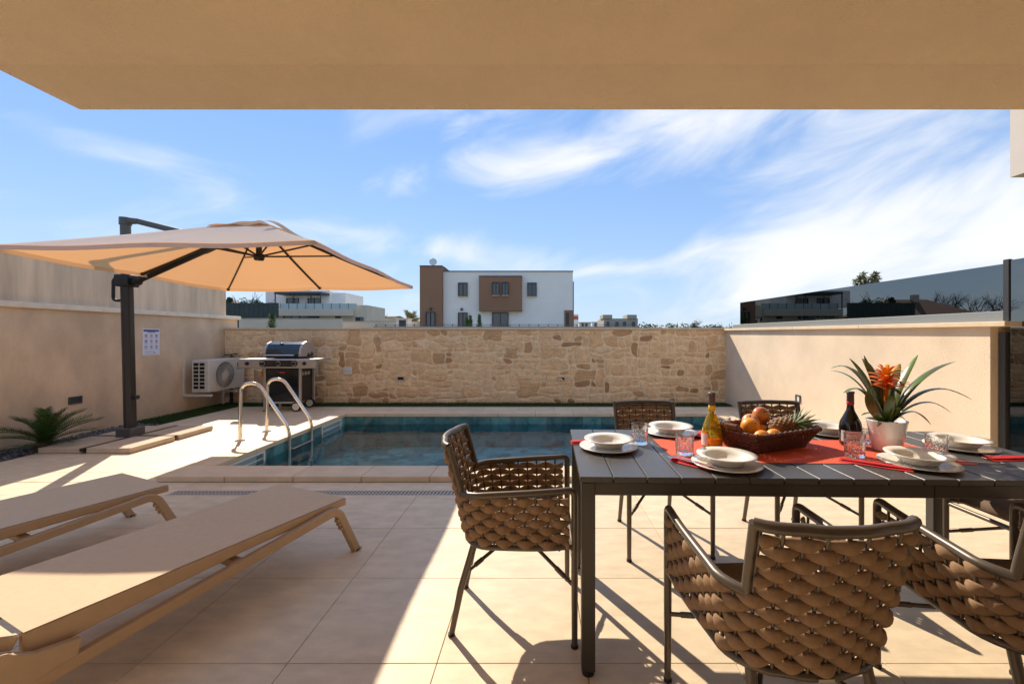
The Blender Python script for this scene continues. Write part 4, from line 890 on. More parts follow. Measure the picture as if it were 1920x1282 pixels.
# ================================================================ LOUNGERS
def make_lounger(name, label):                        # local: foot end at y = 0, head at -y; x across
    o = thing(name, label, 'sun lounger', group='taupe sun loungers'); W = .30; z0 = .335
    fr = MB()
    for s_ in (-1, 1):
        x0, x1 = (W-.028, W) if s_ > 0 else (-W, -W+.028)
        fr.prism([(-1.29,z0),(-1.29,z0-.10),(-1.1,z0-.078),(-.6,z0-.052),(0,z0-.042),(0,z0)], 'x', x0, x1)
    fr.box(-W+.028, W-.028, -.03, 0, z0-.045, z0-.001)
    fr.build('bed_frame', M['lounger'], o, bevel=.007, seg=2)
    MB().grid(lambda a, b: (-W+.004+(2*W-.008)*a, -1.285+1.28*b, z0+.0025-.010*math.sin(math.pi*a)*math.sin(math.pi*b)), 8, 10).build('sling', M['sling'], o)
    # backrest, raised a little
    ang = R(24); ca_, sa_ = math.cos(ang), math.sin(ang); hb = Vector((0,-1.30,z0-.02))
    bl = lambda x, t, h: (x, hb.y-t*ca_-h*sa_*0, hb.z+t*sa_+h)
    bf = MB()
    for s_ in (-1, 1): bf.bar(bl(s_*(W-.014), .0, 0), bl(s_*(W-.014), .70, 0), .028, .045)
    bf.bar(bl(-W, .70, 0), bl(W, .70, 0), .045, .03); bf.build('back_frame', M['lounger'], o, bevel=.006)
    MB().grid(lambda a, b: bl(-W+.004+(2*W-.008)*a, .005+.70*b, .0245), 4, 6).build('back_sling', M['sling'], o)
    for s_ in (-1, 1):
        xo = s_*(W+.020)
        P = round_path([(xo,.055,.0),(xo,-.085,.298),(xo,-1.30,.165),(xo,-1.98,.022)], [.055,.2], 6)
        m_ = MB(); n_ = len(P)
        # flat bar: wide in the vertical plane
        prev = None; V = []
        for i, p in enumerate(P):
            d = (P[min(i+1,n_-1)]-P[max(i-1,0)]).normalized(); nn = Vector((0,-d.z,d.y))
            hh = .023; ww = .019
            V += [p+nn*hh+Vector((ww,0,0)), p-nn*hh+Vector((ww,0,0)), p-nn*hh-Vector((ww,0,0)), p+nn*hh-Vector((ww,0,0))]
        m_.add(V, [(i*4+k, i*4+(k+1)%4, (i+1)*4+(k+1)%4, (i+1)*4+k) for i in range(n_-1) for k in range(4)]+[(0,1,2,3),((n_-1)*4+3,(n_-1)*4+2,(n_-1)*4+1,(n_-1)*4)])
        m_.build('leg_rail', M['lounger'], o, bevel=.006, seg=2, weld=True)
        MB().box(xo-.021,xo+.021,.040,.072,-.0005,.012).build('foot_pad', M['black'], o)
        hp = MB().prism([(-1.16,z0-.080),(-1.17,.200),(-1.42,.150),(-1.44,.20),(-1.46,z0-.07),(-1.40,z0-.030),(-1.33,z0-.026),(-1.27,z0-.062)], 'x', xo-.012, xo+.022*s_+.0 if s_ > 0 else xo+.012) if s_ > 0 else MB().prism([(-1.16,z0-.080),(-1.17,.200),(-1.42,.150),(-1.44,.20),(-1.46,z0-.07),(-1.40,z0-.030),(-1.33,z0-.026),(-1.27,z0-.062)], 'x', xo-.022, xo+.012)
        hp = hp.build('hinge_plate', M['lounger'], o, bevel=.006, seg=2)
        MB().tube([(xo+s_*.021,-1.345,z0-.045),(xo+s_*.026,-1.345,z0-.045)], .028, 18, smooth=False).build('hinge_cap', M['lounger'], hp, bevel=.002)
    MB().box(-W-.02,W+.02,-.64,-.60,.225,.262).build('cross_bar', M['lounger'], o, bevel=.004)
    rk = MB()
    for k in range(3): rk.box(W+.006,W+.034,-.090+.0122*k,-.074+.0122*k,.225-.026*k,.243-.026*k)
    rk.build('height_stops', M['lounger'], o); return o
l1 = make_lounger('sun_lounger', 'nearest taupe sling sun lounger, its far end close to the dining chair')
fr1, fl1 = Vector((-1.195,2.588,0)), Vector((-1.70,2.79,0))
l1.location = ((fr1+fl1)/2); l1.rotation_euler = (0,0,-math.atan2(.407,.913))
l2 = copy_tree(l1); l2['label'] = 'taupe sling sun lounger further left, beyond the nearest lounger'; l2.location = (fr1+fl1)/2+Vector((-1.27,.225,0))
# ================================================================ DINING TABLE
TZ = .775; TRZ = -math.atan(.026)*1.0
tb_ = thing('dining_table', 'long dark grey slatted metal dining table set for six', 'table', (.150, 1.62, 0), TRZ)
TL, TD = 2.06, .83
npl = 16; pw = TL/npl
for k in range(npl):
    MB().box(k*pw+.0025, (k+1)*pw-.0025, .0, TD, TZ-.022, TZ+rng.uniform(-.0004,.0004)).build('plank', M['plank'], tb_, bevel=.0018)
ap = MB().box(.012,TL-.012,.012,.045,TZ-.074,TZ-.0245).build('apron', M['table_metal'], tb_, bevel=.002)
MB().box(.012,TL-.012,TD-.045,TD-.012,TZ-.074,TZ-.0245).build('apron', M['table_metal'], tb_, bevel=.002)
for x_ in (.012, TL-.045): MB().box(x_,x_+.033,.046,TD-.046,TZ-.074,TZ-.0245).build('end_apron', M['table_metal'], tb_, bevel=.002)
MB().box(1.335,1.3365,.0105,.0119,TZ-.0735,TZ-.025).build('seam', M['dark_hole'], tb_)
for x_ in (.0085, TL-.0615):
    for y_ in (.0085, TD-.0615):
        lg_ = MB().box(x_,x_+.053,y_,y_+.053,.022,TZ-.0745 if False else TZ-.025).build('leg', M['table_metal'], tb_, bevel=.003)
        MB().tube([(x_+.0265,y_+.0265,0),(x_+.0265,y_+.0265,.022)], .024, 14, smooth=False).build('foot', M['black'], lg_, bevel=.003)
def on_table(o): o.location.z = TZ+.0008; return o
# ================================================================ CHAIRS (local: facing +y, origin on the floor)
def plan(s_):                                         # U path at arm level, s from -1 (left front) to 1 (right front)
    half = [(.25,.27),(.255,.10),(.25,-.09)]
    cxx, cyy, r_ = .11,-.11,.142
    half += [(cxx+r_*math.cos(t), cyy-r_*math.sin(t)) for t in [R(12+13*k) for k in range(7)]]
    half += [(.05,-.268),(0,-.27)]
    full = [(-x_, y_) for x_, y_ in half]+[(x_, y_) for x_, y_ in half[::-1][1:]]
    return full
_pp = [Vector((p[0], p[1], 0)) for p in plan(0)]; _pp = smooth_path(_pp, 5)
_cum = [0]
for i in range(1, len(_pp)): _cum.append(_cum[-1]+(_pp[i]-_pp[i-1]).length)
SL = _cum[-1]
def P0(s_):
    s_ = max(0, min(SL, s_)); lo = 0
    while lo < len(_cum)-2 and _cum[lo+1] < s_: lo += 1
    return _pp[lo].lerp(_pp[lo+1], (s_-_cum[lo])/(_cum[lo+1]-_cum[lo]))
ZB, ZA, ZT_ = .405, .635, .835
def surf(s_, z):
    p = P0(s_); k = max(0, min(1, (.27-p.y)/.5)); sh = (ZA-z)/(ZA-ZB) if z < ZA else 0
    x_ = p.x*(1-.15*k*sh); y_ = p.y+(.045*k*k*sh if z < ZA else -.055*((z-ZA)/(ZT_-ZA))*k)
    if z > ZA: x_ *= 1+.03*(z-ZA)/(ZT_-ZA)
    return Vector((x_, y_, z))
def nrm(s_, z):
    d = surf(s_+.004, z)-surf(s_-.004, z); return Vector((-d.y, d.x, 0)).normalized()*-1
s_post = None
for i in range(len(_pp)):                              # where the corner reaches about 50 degrees: back post
    if _pp[i].x < 0 and _pp[i].y < -.215: s_post = _cum[i]; break
PITCH = .05
def arm_z(s_):                                         # arm rail height along the path
    d = min(s_, SL-s_)/s_post; return .662-.030*min(1, d)
def band(z, s0, s1, row):
    m_ = MB(); n_ = int((s1-s0)/(PITCH/6))+1; V = []; K = 8
    for i in range(n_+1):
        s_ = s0+(s1-s0)*i/n_; ph = math.cos(math.pi*(s_-SL/2)/PITCH+row*math.pi); c = surf(s_, z); nn = nrm(s_, z)
        w_ = .5+.5*ph; off = -.008+.019*w_**.75; hh = .0075+.0120*w_**.55; th = .0048+.0045*w_
        if min(i, n_-i) == 0: hh *= .6
        tang = Vector((0,0,1))
        for k in range(K):
            a = 2*math.pi*k/K; V.append(c+nn*(off+th*math.cos(a))+tang*hh*math.sin(a))
    m_.add(V, [(i*K+k, i*K+(k+1)%K, (i+1)*K+(k+1)%K, (i+1)*K+k) for i in range(n_) for k in range(K)]+[tuple(range(K))[::-1], tuple(n_*K+k for k in range(K))], True)
    return m_
def make_chair(name, label):
    o = thing(name, label, 'chair', group='woven dining chairs round the table'); AL = M['alu']
    lf, rf_ = Vector((-.25,.27,0)), Vector((.25,.27,0))
    for s_ in (-1, 1):
        # front leg runs up into the arm rail, then into the back post foot
        MB().tube([(s_*.25,.27,.004),(s_*.25,.27,.30),(s_*.25,.27,.60)], [.0125,.0145,.0145], 10).build('leg', AL, o)
        pts = []
        n_ = 22
        for i in range(n_+1):
            q = s_post*i/n_; ss = q if s_ < 0 else SL-q; c = surf(ss, ZA); pts.append((c.x, c.y, arm_z(q)))
        MB().tube(round_path([(s_*.25,.27,.58),(s_*.25,.27,.664),Vector(pts[3])], .03, 6)[:-1]+[Vector(p) for p in pts[3:]], .0145, 10).build('arm_rail', AL, o)
        ss = s_post if s_ < 0 else SL-s_post
        MB().tube([surf(ss, ZA-.012)]+[surf(ss, z) for z in (.68,.74,.79,ZT_+.004)], .0135, 10).build('back_post', AL, o)
        bt = surf(.40 if s_ < 0 else SL-.40, ZB); 
        MB().tube([(s_*.178,-.265,.004),(s_*.172,-.225,.2),(s_*.165,-.165,ZB-.005)], [.0125,.0145,.0155], 10).build('leg', AL, o)
        for y0, x0, z0 in ((.27,.25,.255),(-.203,.170,.27)):
            a, b = Vector((s_*x0,y0,z0)), Vector((s_*.015,.02,.392)); q0, q1 = a.lerp(b,.16), a.lerp(b,.30)
            br = MB().tube([a, b], .0082, 8); br.tube([q0, q1], .0108, 8); br.build('brace', AL, o)
        for y0, x0 in ((.27,.25),(-.265,.178)): MB().tube([(s_*x0,y0,0),(s_*x0,y0,.012)], .0155, 10).build('foot_cap', M['black'], o)
    tr_ = [surf(s_post+(SL-2*s_post)*i/16, ZT_) for i in range(17)]
    MB().tube(tr_, .0155, 10).build('top_rail', AL, o)
    ends = [Vector((-.25,.262,ZB+.022))]+[surf(SL*(.06+.88*i/40), ZB)+Vector((0,0,.012*(abs(i-20)/20)**3)) for i in range(41)]+[Vector((.25,.262,ZB+.022))]
    MB().tube(ends, .0125, 8).build('seat_frame', AL, o)
    MB().tube([(-.25,.265,ZB+.005),(.25,.265,ZB+.005)], .012, 8).build('front_rail', AL, o)
    MB().box(-.022,.022,surf(SL/2,ZB).y-.0155,surf(SL/2,ZB).y-.0125,ZB-.005,ZB+.005).build('maker_plate', M['steel_brushed'], o)
    # seat cushion
    cu = MB(); out = [surf(SL*(.03+.94*i/40), ZB+.02) for i in range(41)]; cen = Vector((0,.03,0)); ring = [(p-cen)*.93+cen for p in out]; ring = [Vector((p.x,p.y,0)) for p in ring]
    n_ = len(ring); V = []
    for sc_, z in ((.95,.415),(1.0,.43),(1.0,.462),(.965,.478),(.7,.486),(.3,.488)):
        V += [Vector((cen.x+(p.x-cen.x)*sc_, cen.y+(p.y-cen.y)*sc_, z)) for p in ring]
    cu.add(V, [(r_*n_+k, r_*n_+(k+1)%n_, (r_+1)*n_+(k+1)%n_, (r_+1)*n_+k) for r_ in range(5) for k in range(n_)]+[tuple(5*n_+k for k in range(n_)), tuple(range(n_))[::-1]], True); cu.build('seat_cushion', M['cushion'], o)
    # rods
    nr = int(SL/2/PITCH)
    for k in range(-nr, nr+1):
        s_ = SL/2+k*PITCH
        if s_ < .03 or s_ > SL-.03: continue
        inb = s_post+.012 < s_ < SL-s_post-.012; top = ZT_ if inb else arm_z(min(s_, SL-s_))
        zs = [ZB+(top-ZB)*i/4 for i in range(5)]; MB().tube([surf(s_, z) for z in zs], .0048, 6, cap=False).build('rod', AL, o)
    # woven straps
    z, row = ZB+.026, 0
    while z < ZT_-.012:
        if z < ZA-.012: band(z, .022, SL-.022, row).build('woven_strap', M['strap'], o)
        elif z > ZA+.002: band(z, s_post+.016, SL-s_post-.016, row).build('woven_strap', M['strap'], o)
        else: band(z, s_post+.016, SL-s_post-.016, row).build('woven_strap', M['strap'], o)
        z += .0305; row += 1
    return o
ch = make_chair('dining_chair', 'woven dining chair at the left end of the table, seen from its side')
ch.location = (-.125, 2.04, 0); ch.rotation_euler = (0,0,R(-90))
def chair_copy(x_, y_, rz, lab):
    c = copy_tree(ch); c['label'] = lab; c.location = (x_, y_, 0); c.rotation_euler = (0,0,rz); return c
chair_copy(.745, 1.355, R(2), 'nearest woven dining chair, its back to the camera')
chair_copy(1.565, 1.395, R(-5), 'woven dining chair at the right edge of the picture, back to the camera')
chair_copy(.755, 2.76, R(183), 'woven dining chair across the table, directly before the pool')
chair_copy(1.635, 2.76, R(181), 'woven dining chair across the table behind the fruit basket')
chair_copy(2.47, 2.05, R(90), 'woven dining chair at the right end of the table, facing left')
# ================================================================ ON THE TABLE
def pl_prof(r_, lip, base, th=.004):                   # closed lathe profile of a plate
    return [(0,.003),(base*.9,.003),(base,.0),(base*1.04,.001),(r_*.80,lip*.45),(r_,lip),(r_,lip+th*.7),(r_*.8,lip*.45+th),(base*1.02,.006),(0,.006)]
def bowl_prof(r_, h_):
    return [(0,.002),(r_*.46,.002),(r_*.5,0),(r_*.53,.002),(r_*.66,h_*.55),(r_*.72,h_*.80),(r_,h_),(r_,h_+.0035),(r_*.71,h_*.80+.005),(r_*.64,h_*.55+.003),(r_*.5,.008),(0,.007)]
me_plate = MB().lathe(pl_prof(.138,.013,.085), 40).mesh('plate'); me_plate.materials.append(M['porcelain'])
me_bowl = MB().lathe(bowl_prof(.117,.038), 40).mesh('bowl'); me_bowl.materials.append(M['porcelain'])
seats = [((.33,2.03),'at the left end of the table'),((.715,2.325),'at the back left, before the pool'),((.77,1.755),'at the near left, beside the spoon and fork'),((1.585,2.33),'at the back right, behind the red wine'),((1.575,1.765),'at the near right, in front of the flower pot'),((2.01,2.03),'at the right end of the table')]
for (x_, y_), w_ in seats:
    for nm_, me_, dz in (('dinner_plate', me_plate, 0), ('soup_plate', me_bowl, .0085)):
        o = link(nm_, me_, None, None, (x_+rng.uniform(-.004,.004), y_, TZ+.0012+dz), (0,0,rng.uniform(0,6))); tag(o, ('flat cream dinner plate ' if nm_ == 'dinner_plate' else 'deep cream soup plate ')+w_, 'plate', 'dinner plates' if nm_ == 'dinner_plate' else 'soup plates')
# tumblers with cut pattern
def tumbler_mesh():
    m_ = MB(); N, Rr, h_ = 48, .041, .098; V = []; rows = [i/18 for i in range(19)]
    for t in rows:
        for k in range(N):
            a = 2*math.pi*k/N; cut = 0
            if .08 < t < .68:
                u = k/N*12; v = t*5; cut = max(0, .0022-.010*min(abs(((u+v) % 1)-.5), abs(((u-v) % 1)-.5)))
            r_ = Rr*(.94+.06*t)-cut; V.append((r_*math.cos(a), r_*math.sin(a), .0+h_*t))
    inner = [(Rr*.93,1.0),(Rr*.86,.2),(Rr*.80,.16),(Rr*.3,.15)]
    for q, t in inner:
        for k in range(N): a = 2*math.pi*k/N; V.append((q*math.cos(a), q*math.sin(a), h_*t))
    n_ = len(rows)+len(inner)
    m_.add(V, [(i*N+k, i*N+(k+1)%N, (i+1)*N+(k+1)%N, (i+1)*N+k) for i in range(n_-1) for k in range(N)]+[tuple(range(N))[::-1], tuple((n_-1)*N+k for k in range(N))], False)
    return m_.mesh('tumbler', weld=True)
me_t = tumbler_mesh(); me_t.materials.append(M['glass'])
for x_, y_, lab in ((.497,2.115,'cut glass tumbler beside the left end plate'),(.655,1.925,'cut glass tumbler on the runner before the yellow bottle'),(1.405,1.895,'cut glass tumbler in front of the red wine bottle'),(1.775,1.90,'cut glass tumbler right of the flower pot'),(1.625,2.13,'cut glass tumbler behind the flower pot'),(.985,2.29,'cut glass tumbler behind the yellow wine bottle')):
    tag(link('tumbler', me_t, None, None, (x_, y_, TZ+.0035)), lab, 'glass', 'cut glass tumblers')
# runner
rn = MB(); rx0, rx1, ry0, ry1 = .585, 1.83, 1.815, 2.225
rn.grid(lambda a, b: (rx0+(rx1-rx0)*a, ry0+(ry1-ry0)*b-.026*(rx0+(rx1-rx0)*a), TZ+.0022+.0008*math.sin(37*a)*math.sin(9*b)), 40, 12)
rn.grid(lambda a, b: (rx0+(rx1-rx0)*a, ry0+(ry1-ry0)*(1-b)-.026*(rx0+(rx1-rx0)*a), TZ+.0009), 40, 12)
tag(rn.build('table_runner', M['runner']), 'red woven table runner along the middle of the table', 'table runner')
# cutlery and napkins
def napkin(x_, y_, rz, lab, L=.20, W=.05):
    o = thing('napkin', lab, 'napkin', (x_, y_, TZ+.002), rz, 'red folded napkins')
    MB().grid(lambda a, b: ((a-.5)*L, (b-.5)*W*(1-.35*a), .001+.007*math.sin(math.pi*b)*(.7+.3*math.sin(8*a))), 12, 6).build('fold', M['napkin'], o)
    MB().grid(lambda a, b: ((a-.5)*L*.98, (b-.5)*W*.7*(1-.3*a)+.004, .009+.004*math.sin(math.pi*b)), 10, 4).build('fold', M['napkin'], o)
def cutlery(kind, x_, y_, rz, z, lab, tilt=0):
    o = thing(kind, lab, kind, (x_, y_, TZ+z), rz, 'steel cutlery'); m_ = MB()
    m_.tube([(-.10,0,.002),(-.05,0,.003),(0,0,.005),(.045,0,.004)], [.0055,.0048,.003,.0032], 8, flat=.45); m_.build('handle', M['steel'], o)
    if kind == 'spoon':
        MB().grid(lambda a, b: (.045+.055*a, (b-.5)*.038*math.sin(math.pi*min(1,max(.02,a**.75)))**.7, .004-.006*math.sin(math.pi*a)*math.sin(math.pi*b)), 10, 6).build('bowl', M['steel'], o)
    elif kind == 'fork':
        h = MB().grid(lambda a, b: (.045+.03*a, (b-.5)*(.008+.016*a), .004-.003*a), 4, 3)
        for k in range(4): h.tube([(.074,-.0105+.007*k,.001),(.10,-.0105+.007*k,.003),(.112,-.0105+.007*k,.007)], [.0017,.0015,.0008], 5)
        h.build('tines', M['steel'], o)
    else: MB().prism([(.045,-.004),(.045,.009),(.12,.010),(.128,.002),(.12,-.004)], 'z', .003, .0048).build('blade', M['steel'], o)
napkin(.635, 1.765, R(-52), 'red napkin under spoon and fork left of the near left plates', .19, .06)
cutlery('spoon', .615, 1.775, R(128), .012, 'steel spoon on the red napkin at the near left place')
cutlery('fork', .645, 1.765, R(126), .012, 'steel fork on the red napkin at the near left place')
cutlery('knife', .675, 1.75, R(126), .002, 'steel knife half under the near left dinner plate')
napkin(1.385, 1.755, R(-40), 'red napkin under forks left of the near right plates', .24, .055)
cutlery('fork', 1.405, 1.765, R(140), .012, 'steel fork on the red napkin at the near right place')
cutlery('spoon', 1.43, 1.75, R(140), .003, 'steel spoon beside the red napkin at the near right place')
napkin(2.05, 1.845, R(3), 'red napkin beside the right end plates', .22, .06)
cutlery('fork', 2.06, 1.86, R(183), .012, 'steel fork on the red napkin at the right end of the table')
cutlery('knife', 1.83, 1.80, R(-20), .001, 'steel knife lying on the bare planks right of the near right plates')
napkin(.215, 2.135, R(12), 'red napkin tip left of the left end plates', .13, .05)
napkin(.43, 2.19, R(20), 'red napkin tip behind the left end plates', .10, .04)
napkin(.87, 2.29, R(60), 'red napkin right of the back left plates', .17, .07)
cutlery('spoon', .90, 2.27, R(75), .012, 'steel spoon on the red napkin behind the yellow bottle')
napkin(1.42, 2.36, R(40), 'red napkin beside the back right plates', .14, .05)
# bottles
yb = thing('wine_bottle', 'yellow wine bottle with grey capsule left of the fruit basket', 'bottle', (.828, 2.045, TZ+.0035), 0, 'wine bottles')
prof = [(.0,.003),(.034,.0),(.045,.006),(.047,.03),(.046,.07),(.041,.105),(.028,.140),(.0175,.165),(.0142,.19),(.0135,.235)]
MB().lathe(prof+[(.011,.235),(.0115,.19),(.025,.138),(.038,.103),(.043,.07),(.043,.03),(.04,.01),(0,.008)], 30).build('glass_body', M['yellow_glass'], yb)
MB().lathe([(.0138,.194),(.0150,.196),(.0150,.252),(.0172,.253),(.0172,.262),(0,.263)], 20).build('capsule', M['foil_grey'], yb); MB().lathe([(.0152,.180),(.0165,.181),(.0158,.200),(.0148,.201)], 20).build('neck_label', M['yellow_label'], yb)
def wrap(r_, z0, z1, a0, a1, m_, par, nm):
    MB().grid(lambda a, b: (r_*math.cos(a0+(a1-a0)*a), r_*math.sin(a0+(a1-a0)*a), z0+(z1-z0)*b), 14, 1).build(nm, m_, par)
wrap(.0478,.012,.070,R(-135),R(-215),M['label'],yb,'paper_label'); wrap(.0480,.010,.048,R(-120),R(-30),M['orange_label'],yb,'back_label'); wrap(.0484,.010,.020,R(-110),R(-65),M['green_label'],yb,'label_mark')
rb_ = thing('wine_bottle', 'dark red wine bottle with red neck band left of the flower pot', 'bottle', (1.525, 2.085, TZ+.0035), 0, 'wine bottles')
MB().lathe([(0,.002),(.036,.0),(.046,.006),(.048,.03),(.048,.085),(.043,.115),(.028,.148),(.0178,.170),(.0145,.19),(.0140,.245),(0,.246)], 30).build('glass_body', M['wine_glass'], rb_)
MB().lathe([(.0150,.212),(.0156,.213),(.0152,.252),(.0175,.253),(.0175,.262),(0,.263)], 20).build('capsule', M['foil_grey'], rb_); MB().lathe([(.0152,.197),(.0162,.198),(.0160,.212),(.0150,.213)], 20).build('neck_band', M['foil_red'], rb_)
wrap(.0488,.022,.075,R(-175),R(-60),M['label'],rb_,'paper_label'); wrap(.0489,.060,.064,R(-165),R(-90),M['foil_red'],rb_,'label_rule'); wrap(.0489,.045,.047,R(-160),R(-100),M['ink_grey'],rb_,'label_rule')
# ---------------------------------------------------------------- bromeliad
bp = thing('bromeliad', 'potted bromeliad with red and orange flower in a white pot', 'potted plant', (1.622, 1.985, TZ+.0035)); rg = random.Random(12)
MB().lathe([(0,.001),(.050,0),(.056,.004),(.078,.138),(.080,.142),(.0775,.144),(.073,.140),(.070,.125),(0,.122)], 36).build('pot', M['pot'], bp)
MB().lathe([(0,.127),(.072,.126)], 20).build('soil', M['soil'], bp)
def blade(az_, tip, ctl, w_, m_, base=(0.008,.125), n_=14, nm='leaf', vee=.25):
    m_2 = MB(); dx, dy = math.cos(az_), math.sin(az_); pts = []
    for i in range(n_+1):
        t = i/n_; r_ = base[0]*(1-t)**2+2*ctl[0]*t*(1-t)+tip[0]*t*t; z = base[1]*(1-t)**2+2*ctl[1]*t*(1-t)+tip[1]*t*t; pts.append(Vector((r_*dx, r_*dy, z)))
    V = []
    for i, p in enumerate(pts):
        t = i/n_; ww = w_*1.3*(.7+.55*t)*max(.03, (1-t**3.2))**.8; s_ = Vector((-dy,dx,0)); d = (pts[min(i+1,n_)]-pts[max(i-1,0)]).normalized(); nn = s_.cross(d)
        V += [p-s_*ww+nn*ww*vee, p, p+s_*ww+nn*ww*vee]
    m_2.add(V, [(i*3+k, i*3+k+1, (i+1)*3+k+1, (i+1)*3+k) for i in range(n_) for k in range(2)], True); return m_2.build(nm, m_, bp)
for az_, tx, tz, cx_, cz_, w_ in ((184,.275,.385,.13,.46,.016),(172,.16,.43,.07,.36,.021),(192,.245,.275,.12,.36,.016),(205,.14,.30,.15,.20,.020),(110,.10,.44,.05,.34,.017),(12,.185,.445,.06,.33,.016),(2,.335,.415,.12,.38,.018),(35,.19,.40,.08,.35,.016),(-10,.345,.245,.15,.39,.017),(-22,.235,.19,.13,.31,.015),(-8,.185,.125,.11,.25,.013),(186,.13,.165,.08,.21,.012),(80,.20,.42,.08,.38,.017),(140,.22,.36,.10,.38,.017),(60,.26,.36,.10,.40,.017),(-80,.05,.20,.05,.24,.020),(-50,.10,.31,.05,.26,.017),(-120,.11,.27,.06,.26,.017),(-150,.09,.12,.07,.17,.012),(-35,.07,.14,.05,.20,.014)):
    blade(R(az_), (tx,tz), (cx_,cz_), w_, M['brom'])
MB().tube([(0,0,.12),(-.003,0,.24),(-.006,0,.35)], [.011,.010,.009], 8).build('flower_stem', M['flower'], bp)
for k in range(40):
    a = k*2.399; lv = k/39; L = .105-.055*lv+rg.uniform(-.012,.012); zb = .285+.075*lv
    blade(a, (L, zb+.012+.034*lv), (L*.5, zb+.034+.02*lv), .0095-.002*lv, M['flower'] if (k*7)%10 > 1+9*lv else M['flower_tip'], base=(.003,zb), n_=7, nm='bract', vee=.3)
# ---------------------------------------------------------------- basket with fruit
BK = Vector((1.10, 2.08, TZ+.0035)); BR = R(24)
bs = thing('fruit_basket', 'dark brown woven rectangular basket holding fruit on the runner', 'basket', tuple(BK), BR)
L0, W0, L1, W1, HB = .17, .095, .225, .145, .085
def rr_pts(l_, w_, z, n_=8, r_=.03):
    P = []
    for cx_, cy_, a0 in ((l_-r_,w_-r_,0),(-l_+r_,w_-r_,90),(-l_+r_,-w_+r_,180),(l_-r_,-w_+r_,270)):
        for k in range(n_+1): a = R(a0+90*k/n_); P.append(Vector((cx_+r_*math.cos(a), cy_+r_*math.sin(a), z)))
    return P
def ring_at(t): return rr_pts(L0+(L1-L0)*t, W0+(W1-W0)*t, HB*t, 8, .03+.02*t)
def sample(P, n_):
    P = P+[P[0]]; cum = [0]
    for i in range(1, len(P)): cum.append(cum[-1]+(P[i]-P[i-1]).length)
    out, j = [], 0
    for k in range(n_):
        d = cum[-1]*k/n_
        while cum[j+1] < d: j += 1
        out.append(P[j].lerp(P[j+1], (d-cum[j])/(cum[j+1]-cum[j])))
    return out
NS = 112
for r_ in range(9):                                    # woven rows
    t = (r_+.5)/9.4; Pn = sample(ring_at(t), NS*2); cen = Vector((0,0,0)); Q = []
    for k, p in enumerate(Pn):
        nn = Vector((p.x, p.y*1.6, 0)).normalized(); Q.append(p+nn*(.003*math.cos(math.pi*k/2+r_*math.pi)))
    MB().tube(Q+[Q[0]], .0049, 6, cap=False).build('woven_row', M['wicker'], bs)
st = [sample(ring_at(t), NS//2) for t in (0,.35,.7,1.0)]
sm_ = MB()
for k in range(NS//2): sm_.tube([s_[k] for s_ in st], .0025, 5, cap=False)
sm_.build('stakes', M['wicker'], bs)
tag(MB().box(-L0,L0,-W0,W0,.0,.006).build('base', M['wicker'], bs))
rim = sample(ring_at(1.0), 80); rimf = [p+Vector((0,0,.004)) for p in rim]
MB().tube(rimf+[rimf[0]], .0095, 8, cap=False).build('rim', M['wicker'], bs)
wr = MB()
for k in range(0, 80, 2):
    p = rimf[k]; d = (rimf[(k+1)%80]-rimf[k-1]).normalized(); nn = d.cross(Vector((0,0,1))); wr.tube([p+(nn*math.cos(a)+Vector((0,0,1))*math.sin(a))*.0102+d*.003*math.sin(a) for a in [2*math.pi*q/8 for q in range(9)]], .0032, 4, cap=False)
wr.build('rim_binding', M['wicker'], bs)
for s_ in (-1, 1):
    hd = MB(); P = round_path([(s_*(L1-.01),-.055,HB+.002),(s_*(L1-.0),-.05,HB+.028),(s_*(L1-.0),.05,HB+.028),(s_*(L1-.01),.055,HB+.002)], .02); hd.tube(P, .009, 8)
    hd.build('handle', M['wicker'], bs)
    hb_ = MB()
    for k in range(7):
        y_ = -.036+.012*k; hb_.tube([(s_*L1+.011*math.cos(a), y_+.001*a, HB+.028+.011*math.sin(a)) for a in [2*math.pi*q/8 for q in range(9)]], .0042, 5, cap=False)
    hb_.build('handle_binding', mat('cane_binding', (.22,.10,.05), .5, var=.4, vscale=60) if s_ < 0 else M['wicker'], bs)
def bw(x_, y_, z): v = Matrix.Rotation(BR, 3, 'Z')@Vector((x_, y_, z)); return BK+v
def fruit(name, lab, x_, y_, z, r_, m_, squash=.95, dimple=.0, rot=(0,0,0), grp=None):
    o = thing(name, lab, name, tuple(bw(x_, y_, z)), 0, grp); o.rotation_euler = rot; pr = []
    for i in range(19):
        a = math.pi*i/18; zz = -math.cos(a)*squash; rr = math.sin(a); d_ = dimple*math.exp(-(rr/.32)**2); pr.append((r_*max(rr,.0005), r_*(zz-d_ if zz > 0 else zz+d_*.6)))
    MB().lathe(pr, 26).build('flesh', m_, o)
    MB().tube([(0,0,r_*(squash-dimple)-.001),(.001,0,r_*(squash-dimple)+(.014 if dimple else .0015))], .0022 if dimple else .004, 6).build('stalk', M['trunk'] if dimple else M['green_label'], o); return o
fruit('orange', 'large orange on top at the left of the fruit basket', -.105, -.005, .100, .043, M['orange'], rot=(R(50),R(20),0), grp='oranges in the basket')
fruit('orange', 'orange low in the basket by its near left handle', -.115, -.075, .062, .037, M['orange'], rot=(R(70),R(30),0), grp='oranges in the basket')
fruit('orange', 'orange beside the pineapple at the near side of the basket', -.045, -.085, .065, .036, M['orange'], rot=(R(60),R(-10),0), grp='oranges in the basket')
fruit('orange', 'orange half hidden at the far left of the basket', -.165, .06, .062, .036, M['orange'], rot=(R(40),R(10),1), grp='oranges in the basket')
fruit('apple', 'yellow red apple on top of the fruit, dimple towards the camera', .045, .055, .135, .042, M['apple'], .88, .22, (R(50),R(12),0), 'apples in the basket')
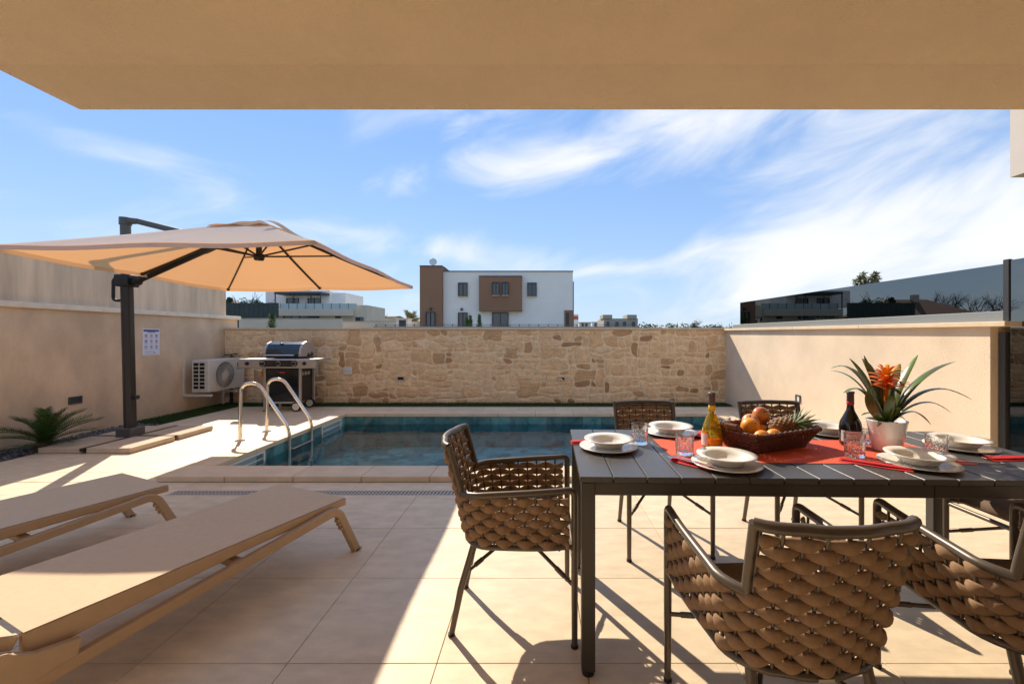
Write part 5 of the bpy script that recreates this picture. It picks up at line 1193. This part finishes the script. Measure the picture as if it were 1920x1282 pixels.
fruit('peach', 'pink red peach between the large orange and the apple', -.03, .055, .108, .040, M['peach'], .92, .15, (R(30),R(-20),0), 'apples in the basket')
fruit('orange', 'orange under the apple in the middle of the basket', .02, .04, .055, .040, M['orange'], grp='oranges in the basket')
# pineapple lying along the basket
pa_ = thing('pineapple', 'small pineapple lying in the basket, leaves pointing right', 'pineapple', tuple(bw(.06,-.045,.092))); pa_.rotation_euler = (0, R(82), BR-R(16))
bmk = MB(); n_r, n_c = 9, 13; PR, PH = .046, .062
rad = lambda t: PR*(1-abs(2*t-1)**3.0*.45)
bmk.lathe([(rad(t)*.93*(1 if 0 < t < 1 else .3), -PH+2*PH*t) for t in [i/12 for i in range(13)]], 24)
for i in range(n_r):
    t = (i+.6)/n_r
    for k in range(n_c):
        a = 2*math.pi*(k+.5*(i%2))/n_c; r_ = rad(t); z = -PH+2*PH*t; c = Vector((r_*math.cos(a)*.93, r_*math.sin(a)*.93, z)); nn = Vector((math.cos(a), math.sin(a), 0)); s_ = Vector((-math.sin(a), math.cos(a), 0)); u = Vector((0,0,1)); w2, h2 = math.pi*r_/n_c*.95, PH/n_r*.98
        V = [c-s_*w2, c-u*h2, c+s_*w2, c+u*h2, c+nn*.007+u*.0015]; bmk.add(V, [(0,1,4),(1,2,4),(2,3,4),(3,0,4)]); bmk.add([c+nn*.006-s_*.0015, c+nn*.006+s_*.0015, c+nn*.011+u*.006], [(0,1,2)])
bmk.build('fruit_body', M['pine'], pa_)
cr_ = MB()
for k in range(46):
    a = k*2.399; lv = k/45; L = .06+.05*math.sin(lv*2.6); out = 1.05-.95*lv; d = Vector((math.cos(a)*math.sin(out), math.sin(a)*math.sin(out), math.cos(out))); s_ = Vector((-math.sin(a), math.cos(a), 0)); b = Vector((.010*math.cos(a)*(1-lv), .010*math.sin(a)*(1-lv), PH+.022*lv)); u = d.cross(s_)
    P = [b, b+d*L*.5+u*-.004, b+d*L+u*.012*-1]
    cr_.add([P[0]-s_*.0055, P[0]+s_*.0055, P[1]+s_*.0055, P[1]-s_*.0055, P[2], P[1]-u*.0025], [(0,1,5),(0,5,3),(1,2,5),(3,5,4),(5,2,4)])
cr_.build('crown', M['pine_leaf'], pa_)
